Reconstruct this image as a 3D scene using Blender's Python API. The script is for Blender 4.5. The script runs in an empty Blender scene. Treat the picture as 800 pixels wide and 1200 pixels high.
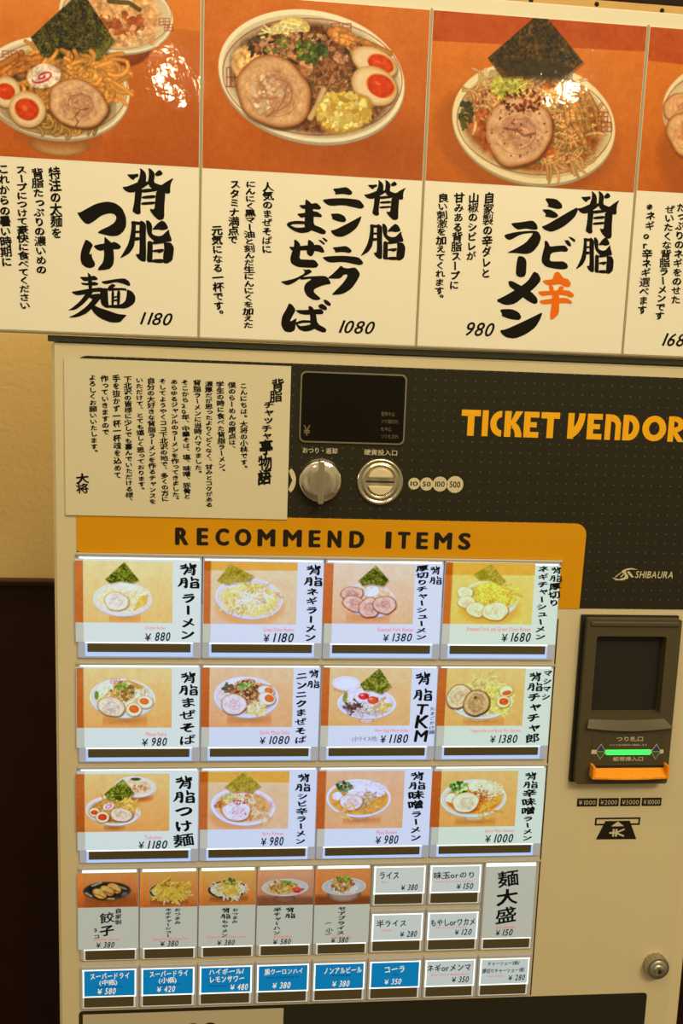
import bpy, bmesh, math, random
import numpy as np
from mathutils import Matrix, Vector

S = bpy.context.scene
COL = S.collection
K = 0.000915            # one drawing unit on the machine front, in metres (an A4 sheet is 229.5 units wide)
ZC = 1.45               # height of the datum line (camera height) above the floor
EYE = 960.0             # camera distance from the machine front, in units

# ------------------------------------------------------------------ camera
YAW, PITCH, ROLL = -0.09927404, -0.14882094, 0.03584222
FPX = 1050.0
def cam_rotation():
    b = Matrix(((1, 0, 0), (0, 0, -1), (0, 1, 0)))
    return Matrix.Rotation(YAW, 3, 'Z') @ Matrix.Rotation(PITCH, 3, 'X') @ b @ Matrix.Rotation(ROLL, 3, 'Z')
CR = cam_rotation()
cam = bpy.data.cameras.new('camera')
cam.sensor_fit = 'VERTICAL'; cam.sensor_height = 36.0; cam.lens = FPX / 1200 * 36.0
cam.clip_start = 0.01
camo = bpy.data.objects.new('camera', cam)
COL.objects.link(camo)
m4 = CR.to_4x4(); m4.translation = (0, -EYE * K, ZC)
camo.matrix_world = m4
S.camera = camo

# ------------------------------------------------------------------ light and exposure
WARM = (1.0, 0.80, 0.43)
world = bpy.data.worlds.new('room_light'); S.world = world; world.use_nodes = True
wn = world.node_tree
bg = wn.nodes['Background']; bg.inputs[1].default_value = 1.0
w_tc = wn.nodes.new('ShaderNodeTexCoord'); w_sep = wn.nodes.new('ShaderNodeSeparateXYZ')
wn.links.new(w_tc.outputs['Generated'], w_sep.inputs[0])
w_map = wn.nodes.new('ShaderNodeMapRange')      # dim floor below, warm pale ceiling above
for i_, v_ in ((1, -0.7), (2, 0.8), (3, 0.0), (4, 1.0)): w_map.inputs[i_].default_value = v_
w_ramp = wn.nodes.new('ShaderNodeValToRGB')
w_ramp.color_ramp.elements[0].color = (0.10, 0.068, 0.028, 1); w_ramp.color_ramp.elements[1].color = (0.62, 0.48, 0.235, 1)
w_ns = wn.nodes.new('ShaderNodeTexNoise'); w_ns.inputs['Scale'].default_value = 2.6; w_ns.inputs['Detail'].default_value = 1
wn.links.new(w_tc.outputs['Generated'], w_ns.inputs['Vector'])
w_add = wn.nodes.new('ShaderNodeMath'); w_add.operation = 'MULTIPLY_ADD'; w_add.inputs[1].default_value = 1.1
w_sub = wn.nodes.new('ShaderNodeMath'); w_sub.operation = 'SUBTRACT'; w_sub.inputs[1].default_value = 0.55
wn.links.new(w_sep.outputs['Z'], w_map.inputs[0])
wn.links.new(w_ns.outputs['Fac'], w_add.inputs[0]); wn.links.new(w_map.outputs[0], w_add.inputs[2])
wn.links.new(w_add.outputs[0], w_sub.inputs[0]); wn.links.new(w_sub.outputs[0], w_ramp.inputs[0]); wn.links.new(w_ramp.outputs[0], bg.inputs[0])

def lamp(name, kind, loc, energy, color, **kw):
    l = bpy.data.lights.new(name, kind); l.energy = energy; l.color = color
    for a, v in kw.items(): setattr(l, a, v)
    o = bpy.data.objects.new(name, l); COL.objects.link(o); o.location = loc
    return o
def aim(o, target):
    d = Vector(target) - Vector(o.location)
    o.rotation_euler = d.to_track_quat('-Z', 'Y').to_euler()
key = lamp('ceiling_panel_light', 'AREA', (0.02, -0.66, ZC + 0.86), 4.6, WARM, shape='RECTANGLE', size=0.9, size_y=0.3)
aim(key, (0.02, 0.0, ZC - 0.1))
far = lamp('far_fill_light', 'AREA', (1.5, -3.0, ZC + 2.45), 84.0, (1.0, .80, .45), shape='RECTANGLE', size=1.6, size_y=0.6)  # unseen fill lamp, added to brighten the machine front evenly
aim(far, (0.1, 0.0, ZC - 0.3))
wash = lamp('wall_wash_light', 'AREA', (-0.42, 0.13, ZC + 0.80), 3.6, (1.0, .78, .42), shape='RECTANGLE', size=0.5, size_y=0.1)
aim(wash, (-0.40, 0.34, ZC - 0.3)); wash.data.spread = math.radians(100)
# two pendant bulbs behind the viewer, seen as glints in the laminated sheets
for nm, gx, gz in (('pendant_bulb', -88, 284), ('pendant_bulb', 312, 306)):
    L = 1.5; q = (EYE * K + L) / (EYE * K)
    lamp(nm, 'POINT', (gx * K * q, -L, ZC + gz * K * q), 3.2, (1.0, 0.78, 0.42), shadow_soft_size=0.024)
vs = S.view_settings
S.display_settings.display_device = 'sRGB'
vs.view_transform = 'Standard'; vs.look = 'None'; vs.gamma = 1.0; vs.exposure = 0.0; vs.use_curve_mapping = False

# ------------------------------------------------------------------ helpers
def lin(c):
    c = np.asarray(c, float) / 255.0
    return np.where(c <= 0.04045, c / 12.92, ((c + 0.055) / 1.055) ** 2.4)
W_ROOM = (243, 222, 158)    # how white paper looks under the warm lamps
W_LED = (222, 232, 236)     # how white paper looks lit from behind
def alb(c, white=W_ROOM, top=0.86):
    a = np.clip(lin(c) / lin(white) * top, 0.003, 0.93)
    return tuple(float(x) for x in a)

def on_face(px, py, Y=0.0):
    """photograph pixel -> (x, z) in units on the vertical plane Y units behind the machine front"""
    d = CR @ Vector((px - 400.0, 600.0 - py, -FPX))
    t = (EYE + Y) / d.y
    return d.x * t, d.z * t

def local_scale(px, py, Y=0.0):
    """units covered by one photograph pixel at that place"""
    return on_face(px + .5, py, Y)[0] - on_face(px - .5, py, Y)[0]

MATS = {}
def mat(name, color=(0.5, 0.5, 0.5), rough=0.5, metal=0.0, coat=0.0, emit=None, estr=0.0, bump=0.0, bscale=50.0, spec=0.5, trans=0.0, vary=0.0):
    if name in MATS: return MATS[name]
    m = bpy.data.materials.new(name); m.use_nodes = True
    nt = m.node_tree; b = nt.nodes['Principled BSDF']
    b.inputs['Base Color'].default_value = (*color, 1)
    b.inputs['Roughness'].default_value = rough
    b.inputs['Metallic'].default_value = metal
    b.inputs['Coat Weight'].default_value = coat
    b.inputs['Coat Roughness'].default_value = 0.08
    b.inputs['Specular IOR Level'].default_value = spec
    b.inputs['Transmission Weight'].default_value = trans
    if emit is not None:
        b.inputs['Emission Color'].default_value = (*emit, 1); b.inputs['Emission Strength'].default_value = estr
    tc = nt.nodes.new('ShaderNodeTexCoord')
    if bump or vary:
        n = nt.nodes.new('ShaderNodeTexNoise'); n.inputs['Scale'].default_value = bscale; n.inputs['Detail'].default_value = 4
        nt.links.new(tc.outputs['Object'], n.inputs['Vector'])
        if bump:
            bp = nt.nodes.new('ShaderNodeBump'); bp.inputs['Strength'].default_value = bump; bp.inputs['Distance'].default_value = 0.002
            nt.links.new(n.outputs['Fac'], bp.inputs['Height']); nt.links.new(bp.outputs['Normal'], b.inputs['Normal'])
            if coat: nt.links.new(bp.outputs['Normal'], b.inputs['Coat Normal'])
        if vary:
            mx = nt.nodes.new('ShaderNodeMix'); mx.data_type = 'RGBA'
            mx.inputs[6].default_value = (*[c * (1 - vary) for c in color], 1)
            mx.inputs[7].default_value = (*[min(1, c * (1 + vary)) for c in color], 1)
            nt.links.new(n.outputs['Fac'], mx.inputs[0]); nt.links.new(mx.outputs[2], b.inputs['Base Color'])
    MATS[name] = m
    return m

def print_mat(name, gloss, emit=None, estr=0.0):
    """printed paper: colour comes from the print attribute; optional light through the sheet from the LEDs behind"""
    m = bpy.data.materials.new(name); m.use_nodes = True
    nt = m.node_tree; b = nt.nodes['Principled BSDF']
    at = nt.nodes.new('ShaderNodeAttribute'); at.attribute_name = 'print'
    if emit:       # thin film: part of the light passes through instead of being sent back
        dm = nt.nodes.new('ShaderNodeMix'); dm.data_type = 'RGBA'; dm.blend_type = 'MULTIPLY'; dm.inputs[0].default_value = 1; dm.inputs[7].default_value = (.56, .56, .56, 1)
        nt.links.new(at.outputs['Color'], dm.inputs[6]); nt.links.new(dm.outputs[2], b.inputs['Base Color'])
    else: nt.links.new(at.outputs['Color'], b.inputs['Base Color'])
    b.inputs['Roughness'].default_value = 0.5; b.inputs['Specular IOR Level'].default_value = 0.1
    if gloss: laminate(nt, b)
    if emit:
        mx = nt.nodes.new('ShaderNodeMix'); mx.data_type = 'RGBA'; mx.blend_type = 'MULTIPLY'
        mx.inputs[0].default_value = 1; mx.inputs[7].default_value = (*emit, 1)
        nt.links.new(at.outputs['Color'], mx.inputs[6]); nt.links.new(mx.outputs[2], b.inputs['Emission Color'])
        b.inputs['Emission Strength'].default_value = estr
    MATS[name] = m
    return m
def laminate(nt, b):
    b.inputs['Coat Weight'].default_value = 1.0; b.inputs['Coat Roughness'].default_value = 0.05
    tc = nt.nodes.new('ShaderNodeTexCoord')
    n = nt.nodes.new('ShaderNodeTexNoise'); n.inputs['Scale'].default_value = 90; n.inputs['Detail'].default_value = 2
    n2 = nt.nodes.new('ShaderNodeTexNoise'); n2.inputs['Scale'].default_value = 14; n2.inputs['Detail'].default_value = 1
    ad = nt.nodes.new('ShaderNodeMath'); ad.operation = 'MULTIPLY_ADD'; ad.inputs[1].default_value = 6.0
    nt.links.new(tc.outputs['Object'], n.inputs['Vector']); nt.links.new(tc.outputs['Object'], n2.inputs['Vector'])
    nt.links.new(n2.outputs['Fac'], ad.inputs[0]); nt.links.new(n.outputs['Fac'], ad.inputs[2])
    bp = nt.nodes.new('ShaderNodeBump'); bp.inputs['Strength'].default_value = 0.16; bp.inputs['Distance'].default_value = 0.0010
    nt.links.new(ad.outputs[0], bp.inputs['Height']); nt.links.new(bp.outputs['Normal'], b.inputs['Coat Normal'])

def rr(x0, z0, x1, z1, r=0.0, n=5, corners=(1, 1, 1, 1)):
    """rounded rectangle outline, counter-clockwise seen from the front; corners: bl, br, tr, tl"""
    pts = []
    for i, (cx, cz, a0) in enumerate(((x0, z0, 180), (x1, z0, 270), (x1, z1, 0), (x0, z1, 90))):
        rad = r * corners[i]
        sx = 1 if cx == x0 else -1; sz = 1 if cz == z0 else -1
        if rad <= 0: pts.append((cx, cz)); continue
        for k in range(n + 1):
            a = math.radians(a0 + 90 * k / n)
            pts.append((cx + sx * rad + rad * math.cos(a), cz + sz * rad + rad * math.sin(a)))
    return pts
def circle(cx, cz, rx, rz=None, n=40, a0=0, a1=360):
    rz = rz or rx
    full = abs(a1 - a0) >= 360
    m = n if full else n + 1
    return [(cx + rx * math.cos(math.radians(a0 + (a1 - a0) * k / n)), cz + rz * math.sin(math.radians(a0 + (a1 - a0) * k / n))) for k in range(m)]

class MB:
    def __init__(s): s.v = []; s.f = []; s.mi = []; s.smooth = []; s.col = None
    def add(s, verts, faces, mi=0, smooth=False):
        o = len(s.v); s.v += [tuple(p) for p in verts]
        for f in faces: s.f.append(tuple(o + i for i in f)); s.mi.append(mi); s.smooth.append(smooth)
    def sheet(s, pts, Y, mi=0):
        """flat outline facing the viewer"""
        s.add([(x, Y, z) for x, z in pts], [tuple(range(len(pts)))], mi)
    def slab(s, pts, y0, y1, bev=0.0, mi=0, back=True):
        """outline extruded from back y1 to front y0 with a chamfered front edge"""
        n = len(pts)
        if bev > 0:
            q = inset(pts, bev)
            rings = [[(x, y1, z) for x, z in pts], [(x, y0 + bev, z) for x, z in pts], [(x, y0 + bev * .3, z) for x, z in inset(pts, bev * .3)], [(x, y0, z) for x, z in q]]
        else:
            rings = [[(x, y1, z) for x, z in pts], [(x, y0, z) for x, z in pts]]
        vs = [p for r in rings for p in r]; fs = []
        for k in range(len(rings) - 1):
            for i in range(n):
                j = (i + 1) % n
                fs.append((k * n + i, k * n + j, (k + 1) * n + j, (k + 1) * n + i))
        L = len(rings) - 1
        fs.append(tuple(L * n + i for i in range(n)))
        if back: fs.append(tuple(reversed(range(n))))
        s.add(vs, fs, mi)
    def ring(s, outer, inner, y0, y1, mi=0, smooth=False):
        """frame between two outlines of equal count: front at y0, back at y1"""
        n = len(outer)
        vs = [(x, y1, z) for x, z in outer] + [(x, y0, z) for x, z in outer] + [(x, y0, z) for x, z in inner] + [(x, y1, z) for x, z in inner]
        fs = []
        for k in range(3):
            for i in range(n):
                j = (i + 1) % n
                fs.append((k * n + i, k * n + j, (k + 1) * n + j, (k + 1) * n + i))
        s.add(vs, fs, mi, smooth)
    def lathe(s, cx, cz, prof, n=40, mi=0, smooth=True):
        """profile of (radius, Y) turned about the axis that points at the viewer"""
        vs = []; fs = []
        for r, y in prof:
            vs += [(cx + r * math.cos(2 * math.pi * k / n), y, cz + r * math.sin(2 * math.pi * k / n)) for k in range(n)]
        for p in range(len(prof) - 1):
            for k in range(n):
                j = (k + 1) % n
                fs.append((p * n + k, p * n + j, (p + 1) * n + j, (p + 1) * n + k))
        fs.append(tuple((len(prof) - 1) * n + k for k in range(n)))
        s.add(vs, fs, mi, smooth)
    def box(s, x0, x1, y0, y1, z0, z1, bev=0.0, mi=0): s.slab(rr(x0, z0, x1, z1), y0, y1, bev, mi)

def inset(pts, d):
    n = len(pts); out = []
    for i in range(n):
        p0, p1, p2 = pts[i - 1], pts[i], pts[(i + 1) % n]
        def nrm(a, b):
            dx, dz = b[0] - a[0], b[1] - a[1]; l = math.hypot(dx, dz) or 1
            return -dz / l, dx / l
        n1, n2 = nrm(p0, p1), nrm(p1, p2)
        bx, bz = n1[0] + n2[0], n1[1] + n2[1]
        q = 1 + n1[0] * n2[0] + n1[1] * n2[1]
        q = max(q, 0.3)
        out.append((p1[0] + bx / q * d, p1[1] + bz / q * d))
    return out

def build(name, mb, mats, parent=None, label=None, origin=(0, 0, 0), kind=None):
    v = np.array(mb.v, dtype=np.float64)
    w = np.empty_like(v); w[:, 0] = v[:, 0] * K; w[:, 1] = v[:, 1] * K; w[:, 2] = v[:, 2] * K + ZC
    if parent is not None: w -= np.array(parent['_o'] if '_o' in parent else origin)
    else: w -= np.array(origin)
    me = bpy.data.meshes.new(name)
    me.from_pydata(w.tolist(), [], mb.f)
    for m in mats: me.materials.append(m)
    me.polygons.foreach_set('material_index', mb.mi)
    me.polygons.foreach_set('use_smooth', mb.smooth)
    me.update()
    o = bpy.data.objects.new(name, me); COL.objects.link(o)
    if parent is None: o.location = origin
    else:
        o.parent = parent; o['_o'] = parent['_o']
    if label: o['label'] = label
    if kind: o['kind'] = kind
    return o
def thing(o, label, cat, group=None):
    o['label'] = label; o['category'] = cat
    if group: o['group'] = group
    return o
def empty(name, loc):
    o = bpy.data.objects.new(name, None); COL.objects.link(o); o.location = loc; o['_o'] = list(loc)
    o.empty_display_size = 0.05
    return o

# ------------------------------------------------------------------ writing
GL = {}
def glyph(ch):
    if ch in GL: return GL[ch]
    c = bpy.data.curves.new('g', 'FONT'); c.body = ch; c.size = 1.0; c.resolution_u = 3
    o = bpy.data.objects.new('g', c); COL.objects.link(o)
    dg = bpy.context.evaluated_depsgraph_get()
    me = bpy.data.meshes.new_from_object(o.evaluated_get(dg))
    v = np.array([(p.co.x, p.co.y) for p in me.vertices]) if len(me.vertices) else np.zeros((0, 2))
    f = [tuple(p.vertices) for p in me.polygons]
    bpy.data.objects.remove(o); bpy.data.curves.remove(c); bpy.data.meshes.remove(me)
    GL[ch] = (v, f)
    return GL[ch]
def nib(n, a, b, ang):
    t = math.radians(ang)
    out = [(0.0, 0.0)] if n > 2 else []
    for k in range(n):
        th = 2 * math.pi * k / n
        x, y = a * math.cos(th), b * math.sin(th)
        out.append((x * math.cos(t) - y * math.sin(t), x * math.sin(t) + y * math.cos(t)))
    return out
NIBS = {
    'brush': nib(10, .050, .020, -38),     # heavy brush titles
    'pen': nib(6, .042, .014, -40),        # small brush writing
    'heavy': nib(6, .056, .014, -42),
    'fine': nib(4, .022, .008, -38),
    'line': [(0, 0)],
    'bold': nib(6, .055, .034, 0),
    'mid': nib(4, .012, .012, 0),
    'digit': nib(4, .016, .010, -30),
}
RNG = random.Random(5)
SMALL = 'ッャュョァィゥェォっゃゅょ'
def brushed(ch, skew=0.13, warp=0.03, vertical=True):
    """glyph about its em centre with a rising, slightly uneven hand"""
    v, f = glyph(ch)
    v = v - np.array([0.5, 0.38])
    if 0x3040 <= ord(ch) < 0x30ff and ch not in SMALL + 'ー': v = v * .93
    elif ord(ch) >= 0x4e00: v = v * 1.05
    if vertical:
        if ch in 'ー〜': v = np.stack([v[:, 1], -v[:, 0]], 1) ; v = np.stack([-v[:, 0], v[:, 1]], 1)
        elif ch in '()（）': v = np.stack([v[:, 1], -v[:, 0]], 1)
        elif ch in '。、': v = v + np.array([0.55, 0.55])
        elif ch in SMALL: v = v + np.array([0.10, 0.08])
    if len(v):
        x, y = v[:, 0].copy(), v[:, 1].copy()
        a, b = RNG.uniform(-warp, warp), RNG.uniform(-warp, warp)
        y += skew * x + a * np.sin(3 * x + 1)
        x += -0.05 * y + b * np.sin(4 * y)
        v = np.stack([x, y], 1)
    return v, f
def put(mb, v, f, cx, cz, sx, sz, Y, style='pen', mi=0, rough=0.0):
    if not len(v): return
    thin = min(1.0, max(.26, 62.0 / len(v)))       # dense characters take a finer brush
    for i_, (dx, dz) in enumerate(NIBS[style]):
        Y -= 0.02
        w = v + np.array([dx, dz]) * thin
        if rough: w = w + np.random.default_rng(int(abs(cx * 7 + cz)) + int(dx * 1e4)).normal(0, rough, w.shape)
        mb.add([(cx + p[0] * sx, Y, cz + p[1] * sz) for p in w], f, mi)
def vline(mb, text, p0, p1, size, Y, style='pen', mi=0, wide=1.0, tall=1.04, skew=.13):
    """vertical line of brush writing: p0, p1 photograph pixels of first and last character centres"""
    a, b = on_face(*p0, Y), on_face(*p1, Y)
    n = len(text); u = size * local_scale(*p0, Y)
    for i, ch in enumerate(text):
        t = i / max(1, n - 1)
        x, z = a[0] + (b[0] - a[0]) * t, a[1] + (b[1] - a[1]) * t
        pitch = abs(b[1] - a[1]) / max(1, n - 1) if n > 1 else u
        h = min(u * 1.12, pitch * 1.04) * tall / 1.04
        if ch in SCRIPT and skew > .15:
            script_char(mb, ch, x, z, u * (.98 if ch == '背' else 1.24), min(u, pitch * 1.02) * .86, Y, mi); continue
        v, f = brushed(ch, skew)
        put(mb, v, f, x + RNG.uniform(-.02, .02) * u, z, u * wide, h, Y, style, mi)
def fit_char(mb, ch, x0, y0, x1, y1, Y, style='brush', mi=0):
    """one character stretched to a box of photograph pixels"""
    a, b = on_face((x0 + x1) / 2, y0, Y), on_face((x0 + x1) / 2, y1, Y)
    l, r = on_face(x0, (y0 + y1) / 2, Y), on_face(x1, (y0 + y1) / 2, Y)
    v, f = brushed(ch, skew=0.13)
    lo, hi = v.min(0), v.max(0)
    pad = 0.055
    sx, sz = (r[0] - l[0]) / (hi[0] - lo[0] + 2 * pad), (a[1] - b[1]) / (hi[1] - lo[1] + 2 * pad)
    c = (lo + hi) / 2
    put(mb, v - c, f, (l[0] + r[0]) / 2, (a[1] + b[1]) / 2, sx, sz, Y, style, mi, rough=0.006)
TRACED = {
 '背': (10, [[(115,145),(200,145),(262,135),(262,178),(225,185),(200,218),(160,195)],[(275,72),(300,80),(345,120),(358,165),(355,225),(345,260),(300,310),(250,330),(250,230),(272,190),(285,110)],[(60,295),(120,290),(200,260),(260,235),(360,225),(400,255),(300,320),(250,330),(215,358),(150,365),(95,340)],[(380,72),(410,78),(450,115),(465,150),(450,240),(500,262),(545,275),(600,235),(700,182),(660,250),(650,320),(655,360),(625,380),(590,370),(480,345),(410,310),(370,240),(385,200),(390,120)],[(460,140),(515,90),(545,110),(562,138),(540,160),(480,172)],[(220,340),(310,310),(305,370),(290,480),(285,540),(292,610),(250,625),(210,605),(185,580),(205,500),(215,420)],[(295,325),(410,312),(490,340),(470,348),(305,368)],[(300,405),(470,388),(470,430),(305,437)],[(295,478),(470,466),(470,500),(295,512)],[(480,340),(590,360),(590,400),(580,520),(578,670),(540,690),(500,685),(450,640),(410,590),(400,550),(425,560),(450,560),(460,540),(470,430)]]),
 '脂': (10, [[(165,700),(220,710),(225,760),(220,870),(210,940),(200,990),(150,1060),(80,1100),(25,1125),(70,1060),(130,960),(155,870),(172,760)],[(165,695),(275,710),(285,690),(300,715),(280,745),(220,745)],[(285,690),(330,715),(350,740),(345,900),(350,1060),(345,1160),(290,1155),(240,1115),(220,1075),(240,1070),(262,1075),(270,1000),(265,800),(270,740)],[(215,808),(272,808),(270,835),(215,838)],[(210,880),(272,880),(272,915),(205,925)],[(345,690),(385,695),(415,730),(425,770),(420,810),(420,840),(450,860),(500,870),(545,862),(580,830),(630,790),(630,830),(662,910),(655,930),(600,935),(560,945),(450,930),(400,890),(370,855),(355,800),(350,740)],[(425,790),(480,730),(540,690),(585,715),(620,775),(600,795),(540,805),(500,795),(430,800)],[(365,920),(430,930),(430,1040),(425,1150),(440,1165),(370,1165),(355,1140),(362,1040)],[(560,940),(650,940),(690,1000),(680,1080),(670,1140),(610,1180),(555,1175),(555,1090),(570,1000)],[(425,925),(580,925),(570,950),(430,965)],[(430,1025),(565,1010),(560,1045),(500,1065),(490,1050),(430,1050)],[(425,1130),(560,1125),(560,1175),(430,1168)]]),
 'つ': (8, [[(118,135),(150,135),(210,105),(300,65),(400,48),(480,60),(545,100),(582,170),(585,240),(560,285),(510,320),(440,325),(370,310),(310,298),(340,275),(420,245),(475,215),(493,175),(470,148),(420,142),(350,160),(280,205),(230,230),(190,220),(150,180)]]),
 'け': (8, [[(195,362),(240,390),(268,425),(245,470),(230,520),(245,525),(252,500),(258,560),(290,620),(280,655),(240,672),(190,660),(150,620),(140,560),(150,480),(175,410)],[(268,432),(330,415),(385,405),(445,400),(480,388),(520,410),(548,440),(530,470),(470,470),(390,475),(335,488),(300,470)],[(380,332),(410,360),(452,400),(470,470),(478,560),(470,630),(440,675),(390,690),(310,695),(325,660),(365,610),(378,540),(375,450),(380,390)]]),
 '麺': (8, [[(210,708),(240,730),(255,780),(255,870),(225,880),(215,800),(218,750)],[(135,750),(220,752),(275,738),(310,765),(305,782),(250,785),(180,795),(155,775)],[(145,805),(215,810),(275,795),(320,815),(300,832),(250,835),(185,830),(160,825)],[(55,890),(100,885),(180,870),(260,858),(345,850),(375,870),(350,890),(250,895),(170,920),(110,925),(75,910)],[(215,880),(270,885),(240,930),(180,1000),(100,1060),(20,1068),(60,1045),(140,980)],[(225,920),(335,905),(345,945),(290,1010),(210,1090),(120,1130),(20,1135),(110,1095),(200,1030),(262,960),(230,950)],[(225,985),(260,1010),(320,1040),(400,1065),(500,1100),(590,1108),(555,1140),(520,1180),(430,1180),(330,1140),(270,1090),(235,1030)],[(340,795),(400,785),(490,770),(565,765),(605,790),(622,830),(600,838),(550,815),(480,800),(400,820),(360,815)],[(400,850),(445,815),(480,828),(470,845),(420,870)],[(330,860),(400,855),(405,900),(410,1000),(420,1045),(380,1040),(340,1010),(330,940)],[(385,855),(580,855),(585,885),(540,875),(400,885)],[(585,865),(640,890),(670,940),(660,1000),(580,1050),(480,1045),(400,1040),(410,1015),(530,1010),(570,980),(585,920)],[(440,880),(465,880),(462,1020),(438,1020)],[(492,880),(525,880),(518,1020),(490,1015)],[(462,935),(492,930),(492,945),(462,950)],[(462,965),(492,960),(490,980),(462,982)]]),
 'ニ': (7, [[(140,98),(200,92),(265,80),(300,108),(322,140),(300,165),(240,150),(160,158),(168,140)],[(45,208),(140,195),(250,192),(380,208),(410,245),(428,280),(395,302),(330,285),(240,262),(120,272),(80,250)]]),
 'ン': (7, [[(128,325),(205,322),(250,350),(265,390),(250,415),(190,405),(140,380),(145,365)],[(130,495),(165,490),(250,440),(330,390),(398,345),(380,410),(350,475),(290,530),(225,565),(170,555),(140,525)]]),
 'ク': (7, [[(205,780),(230,800),(270,805),(330,795),(360,820),(380,855),(350,910),(300,975),(220,1020),(115,1028),(160,985),(230,920),(270,858),(232,855),(200,890),(140,892),(78,888),(130,850),(180,805)]]),
 'ま': (7, [[(250,8),(280,30),(305,60),(318,150),(318,255),(370,275),(420,312),(415,340),(390,348),(305,310),(240,290),(245,150),(248,60)],[(90,258),(110,228),(170,215),(250,220),(250,250),(200,248),(140,250),(132,262)],[(90,258),(132,262),(170,282),(230,280),(300,262),(310,300),(270,328),(210,335),(150,312)],[(195,68),(250,65),(300,55),(340,45),(370,75),(382,98),(360,112),(310,105),(260,108),(220,100)],[(175,150),(250,140),(310,125),(350,130),(388,165),(380,185),(330,178),(250,180),(215,190)]]),
 'ぜ': (7, [[(155,368),(185,378),(215,415),(215,480),(205,545),(280,548),(350,550),(385,595),(360,622),(280,620),(190,615),(130,585),(118,545),(135,480),(158,420)],[(105,432),(160,435),(280,420),(390,415),(420,440),(440,480),(420,490),(370,475),(250,465),(140,475)],[(285,370),(310,378),(345,410),(345,480),(325,515),(300,520),(270,490),(280,440)],[(375,370),(405,375),(442,405),(435,420),(405,400)],[(412,350),(445,360),(468,382),(455,395),(425,370)]]),
 'そ': (7, [[(215,630),(235,640),(265,632),(288,655),(265,675),(200,712),(150,755),(100,780),(45,745),(90,735),(160,715),(235,668)],[(190,705),(290,695),(390,692),(415,725),(430,765),(370,775),(300,810),(300,840),(355,895),(330,910),(290,905),(245,870),(222,810),(235,760),(290,715),(200,730)]]),
 'ば': (7, [[(120,880),(150,900),(178,945),(150,1000),(125,1050),(150,1040),(185,1015),(178,1070),(170,1130),(130,1150),(80,1140),(50,1080),(60,1000),(100,930)],[(170,945),(250,945),(330,940),(395,935),(418,965),(405,985),(340,985),(250,990),(200,975)],[(280,905),(320,915),(350,980),(362,1070),(440,1115),(435,1145),(410,1152),(340,1120),(300,1080),(300,1000)],[(170,1060),(230,1035),(310,1040),(310,1062),(240,1062),(195,1075)],[(170,1060),(195,1075),(215,1092),(270,1085),(350,1060),(350,1110),(300,1135),(250,1142),(200,1120)],[(365,905),(400,885),(440,915),(445,945),(420,948),(380,930)],[(408,850),(445,855),(480,890),(470,912),(430,895)]]),
 'シ': (7, [[(85,88),(180,95),(225,140),(230,180),(190,190),(105,165),(120,150)],[(62,190),(130,190),(180,220),(200,250),(170,272),(85,255),(100,235)],[(60,345),(100,330),(200,265),(290,205),(350,170),(355,200),(330,260),(260,330),(200,370),(140,395),(85,375)]]),
 'ビ': (7, [[(80,412),(110,420),(132,470),(150,470),(220,462),(280,460),(312,500),(295,525),(230,520),(140,535),(128,615),(200,618),(260,615),(300,640),(310,680),(270,698),(180,690),(90,670),(48,620),(60,540),(80,470)],[(268,405),(290,412),(310,405),(340,450),(335,475),(300,460)],[(308,372),(345,380),(380,405),(375,432),(340,410)]]),
 'ラ': (7, [[(155,75),(250,65),(340,50),(375,85),(382,125),(350,130),(280,118),(215,130),(180,105)],[(98,170),(200,145),(330,135),(385,140),(410,190),(390,250),(340,310),(290,328),(200,318),(118,318),(190,285),(280,235),(335,170),(340,152),(240,165),(150,215),(115,200)]]),
 'ー': (7, [[(220,345),(270,355),(292,390),(285,510),(240,525),(200,505),(205,420)]]),
 'メ': (7, [[(345,482),(380,500),(402,550),(350,610),(270,670),(190,735),(110,748),(25,710),(110,670),(200,620),(290,560),(330,500)],[(130,560),(160,555),(230,590),(320,640),(370,690),(372,730),(340,738),(270,700),(200,640),(140,600)]]),
 '辛': (7, [[(520,480),(550,472),(590,525),(600,550),(500,560),(500,530)],[(415,548),(500,535),(620,525),(652,570),(640,600),(600,600),(560,575),(470,590),(435,570)],[(470,580),(505,590),(515,640),(480,650)],[(560,590),(600,600),(570,640),(530,640),(555,600)],[(375,635),(480,630),(630,622),(680,665),(660,690),(600,665),(480,665),(410,675)],[(388,712),(480,695),(610,685),(660,715),(655,740),(610,728),(480,738),(415,740)],[(500,640),(555,645),(555,800),(540,835),(485,875),(480,830),(495,720)]]),
}
SCRIPT = {
 '背': [[(188, 88, 14), (215, 92, 20), (255, 76, 14)], [(262, 52, 12), (266, 85, 22), (250, 118, 18)], [(188, 130, 10), (230, 122, 24), (300, 104, 16)], [(318, 38, 12), (330, 70, 22), (326, 104, 20), (405, 92, 26)], [(345, 80, 12), (380, 72, 20), (410, 70, 12)], [(296, 112, 16), (280, 160, 26), (240, 222, 20)], [(290, 128, 14), (370, 116, 22), (378, 150, 26), (370, 222, 28), (338, 206, 10)], [(300, 156, 14), (352, 148, 14)], [(292, 186, 14), (348, 178, 14)]],
 '脂': [[(196, 288, 16), (205, 340, 26), (186, 385, 24), (148, 418, 8)], [(196, 300, 14), (262, 290, 20), (274, 330, 28), (268, 430, 30), (232, 408, 8)], [(212, 330, 13), (256, 324, 13)], [(208, 360, 13), (258, 352, 13)], [(338, 262, 16), (352, 300, 26), (350, 332, 18)], [(352, 316, 14), (400, 300, 16), (448, 322, 26)], [(334, 350, 18), (346, 390, 28), (336, 436, 26)], [(345, 358, 16), (425, 346, 22), (440, 385, 28), (432, 440, 28)], [(352, 392, 13), (425, 384, 13)], [(345, 430, 16), (430, 424, 18)]],
}
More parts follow.
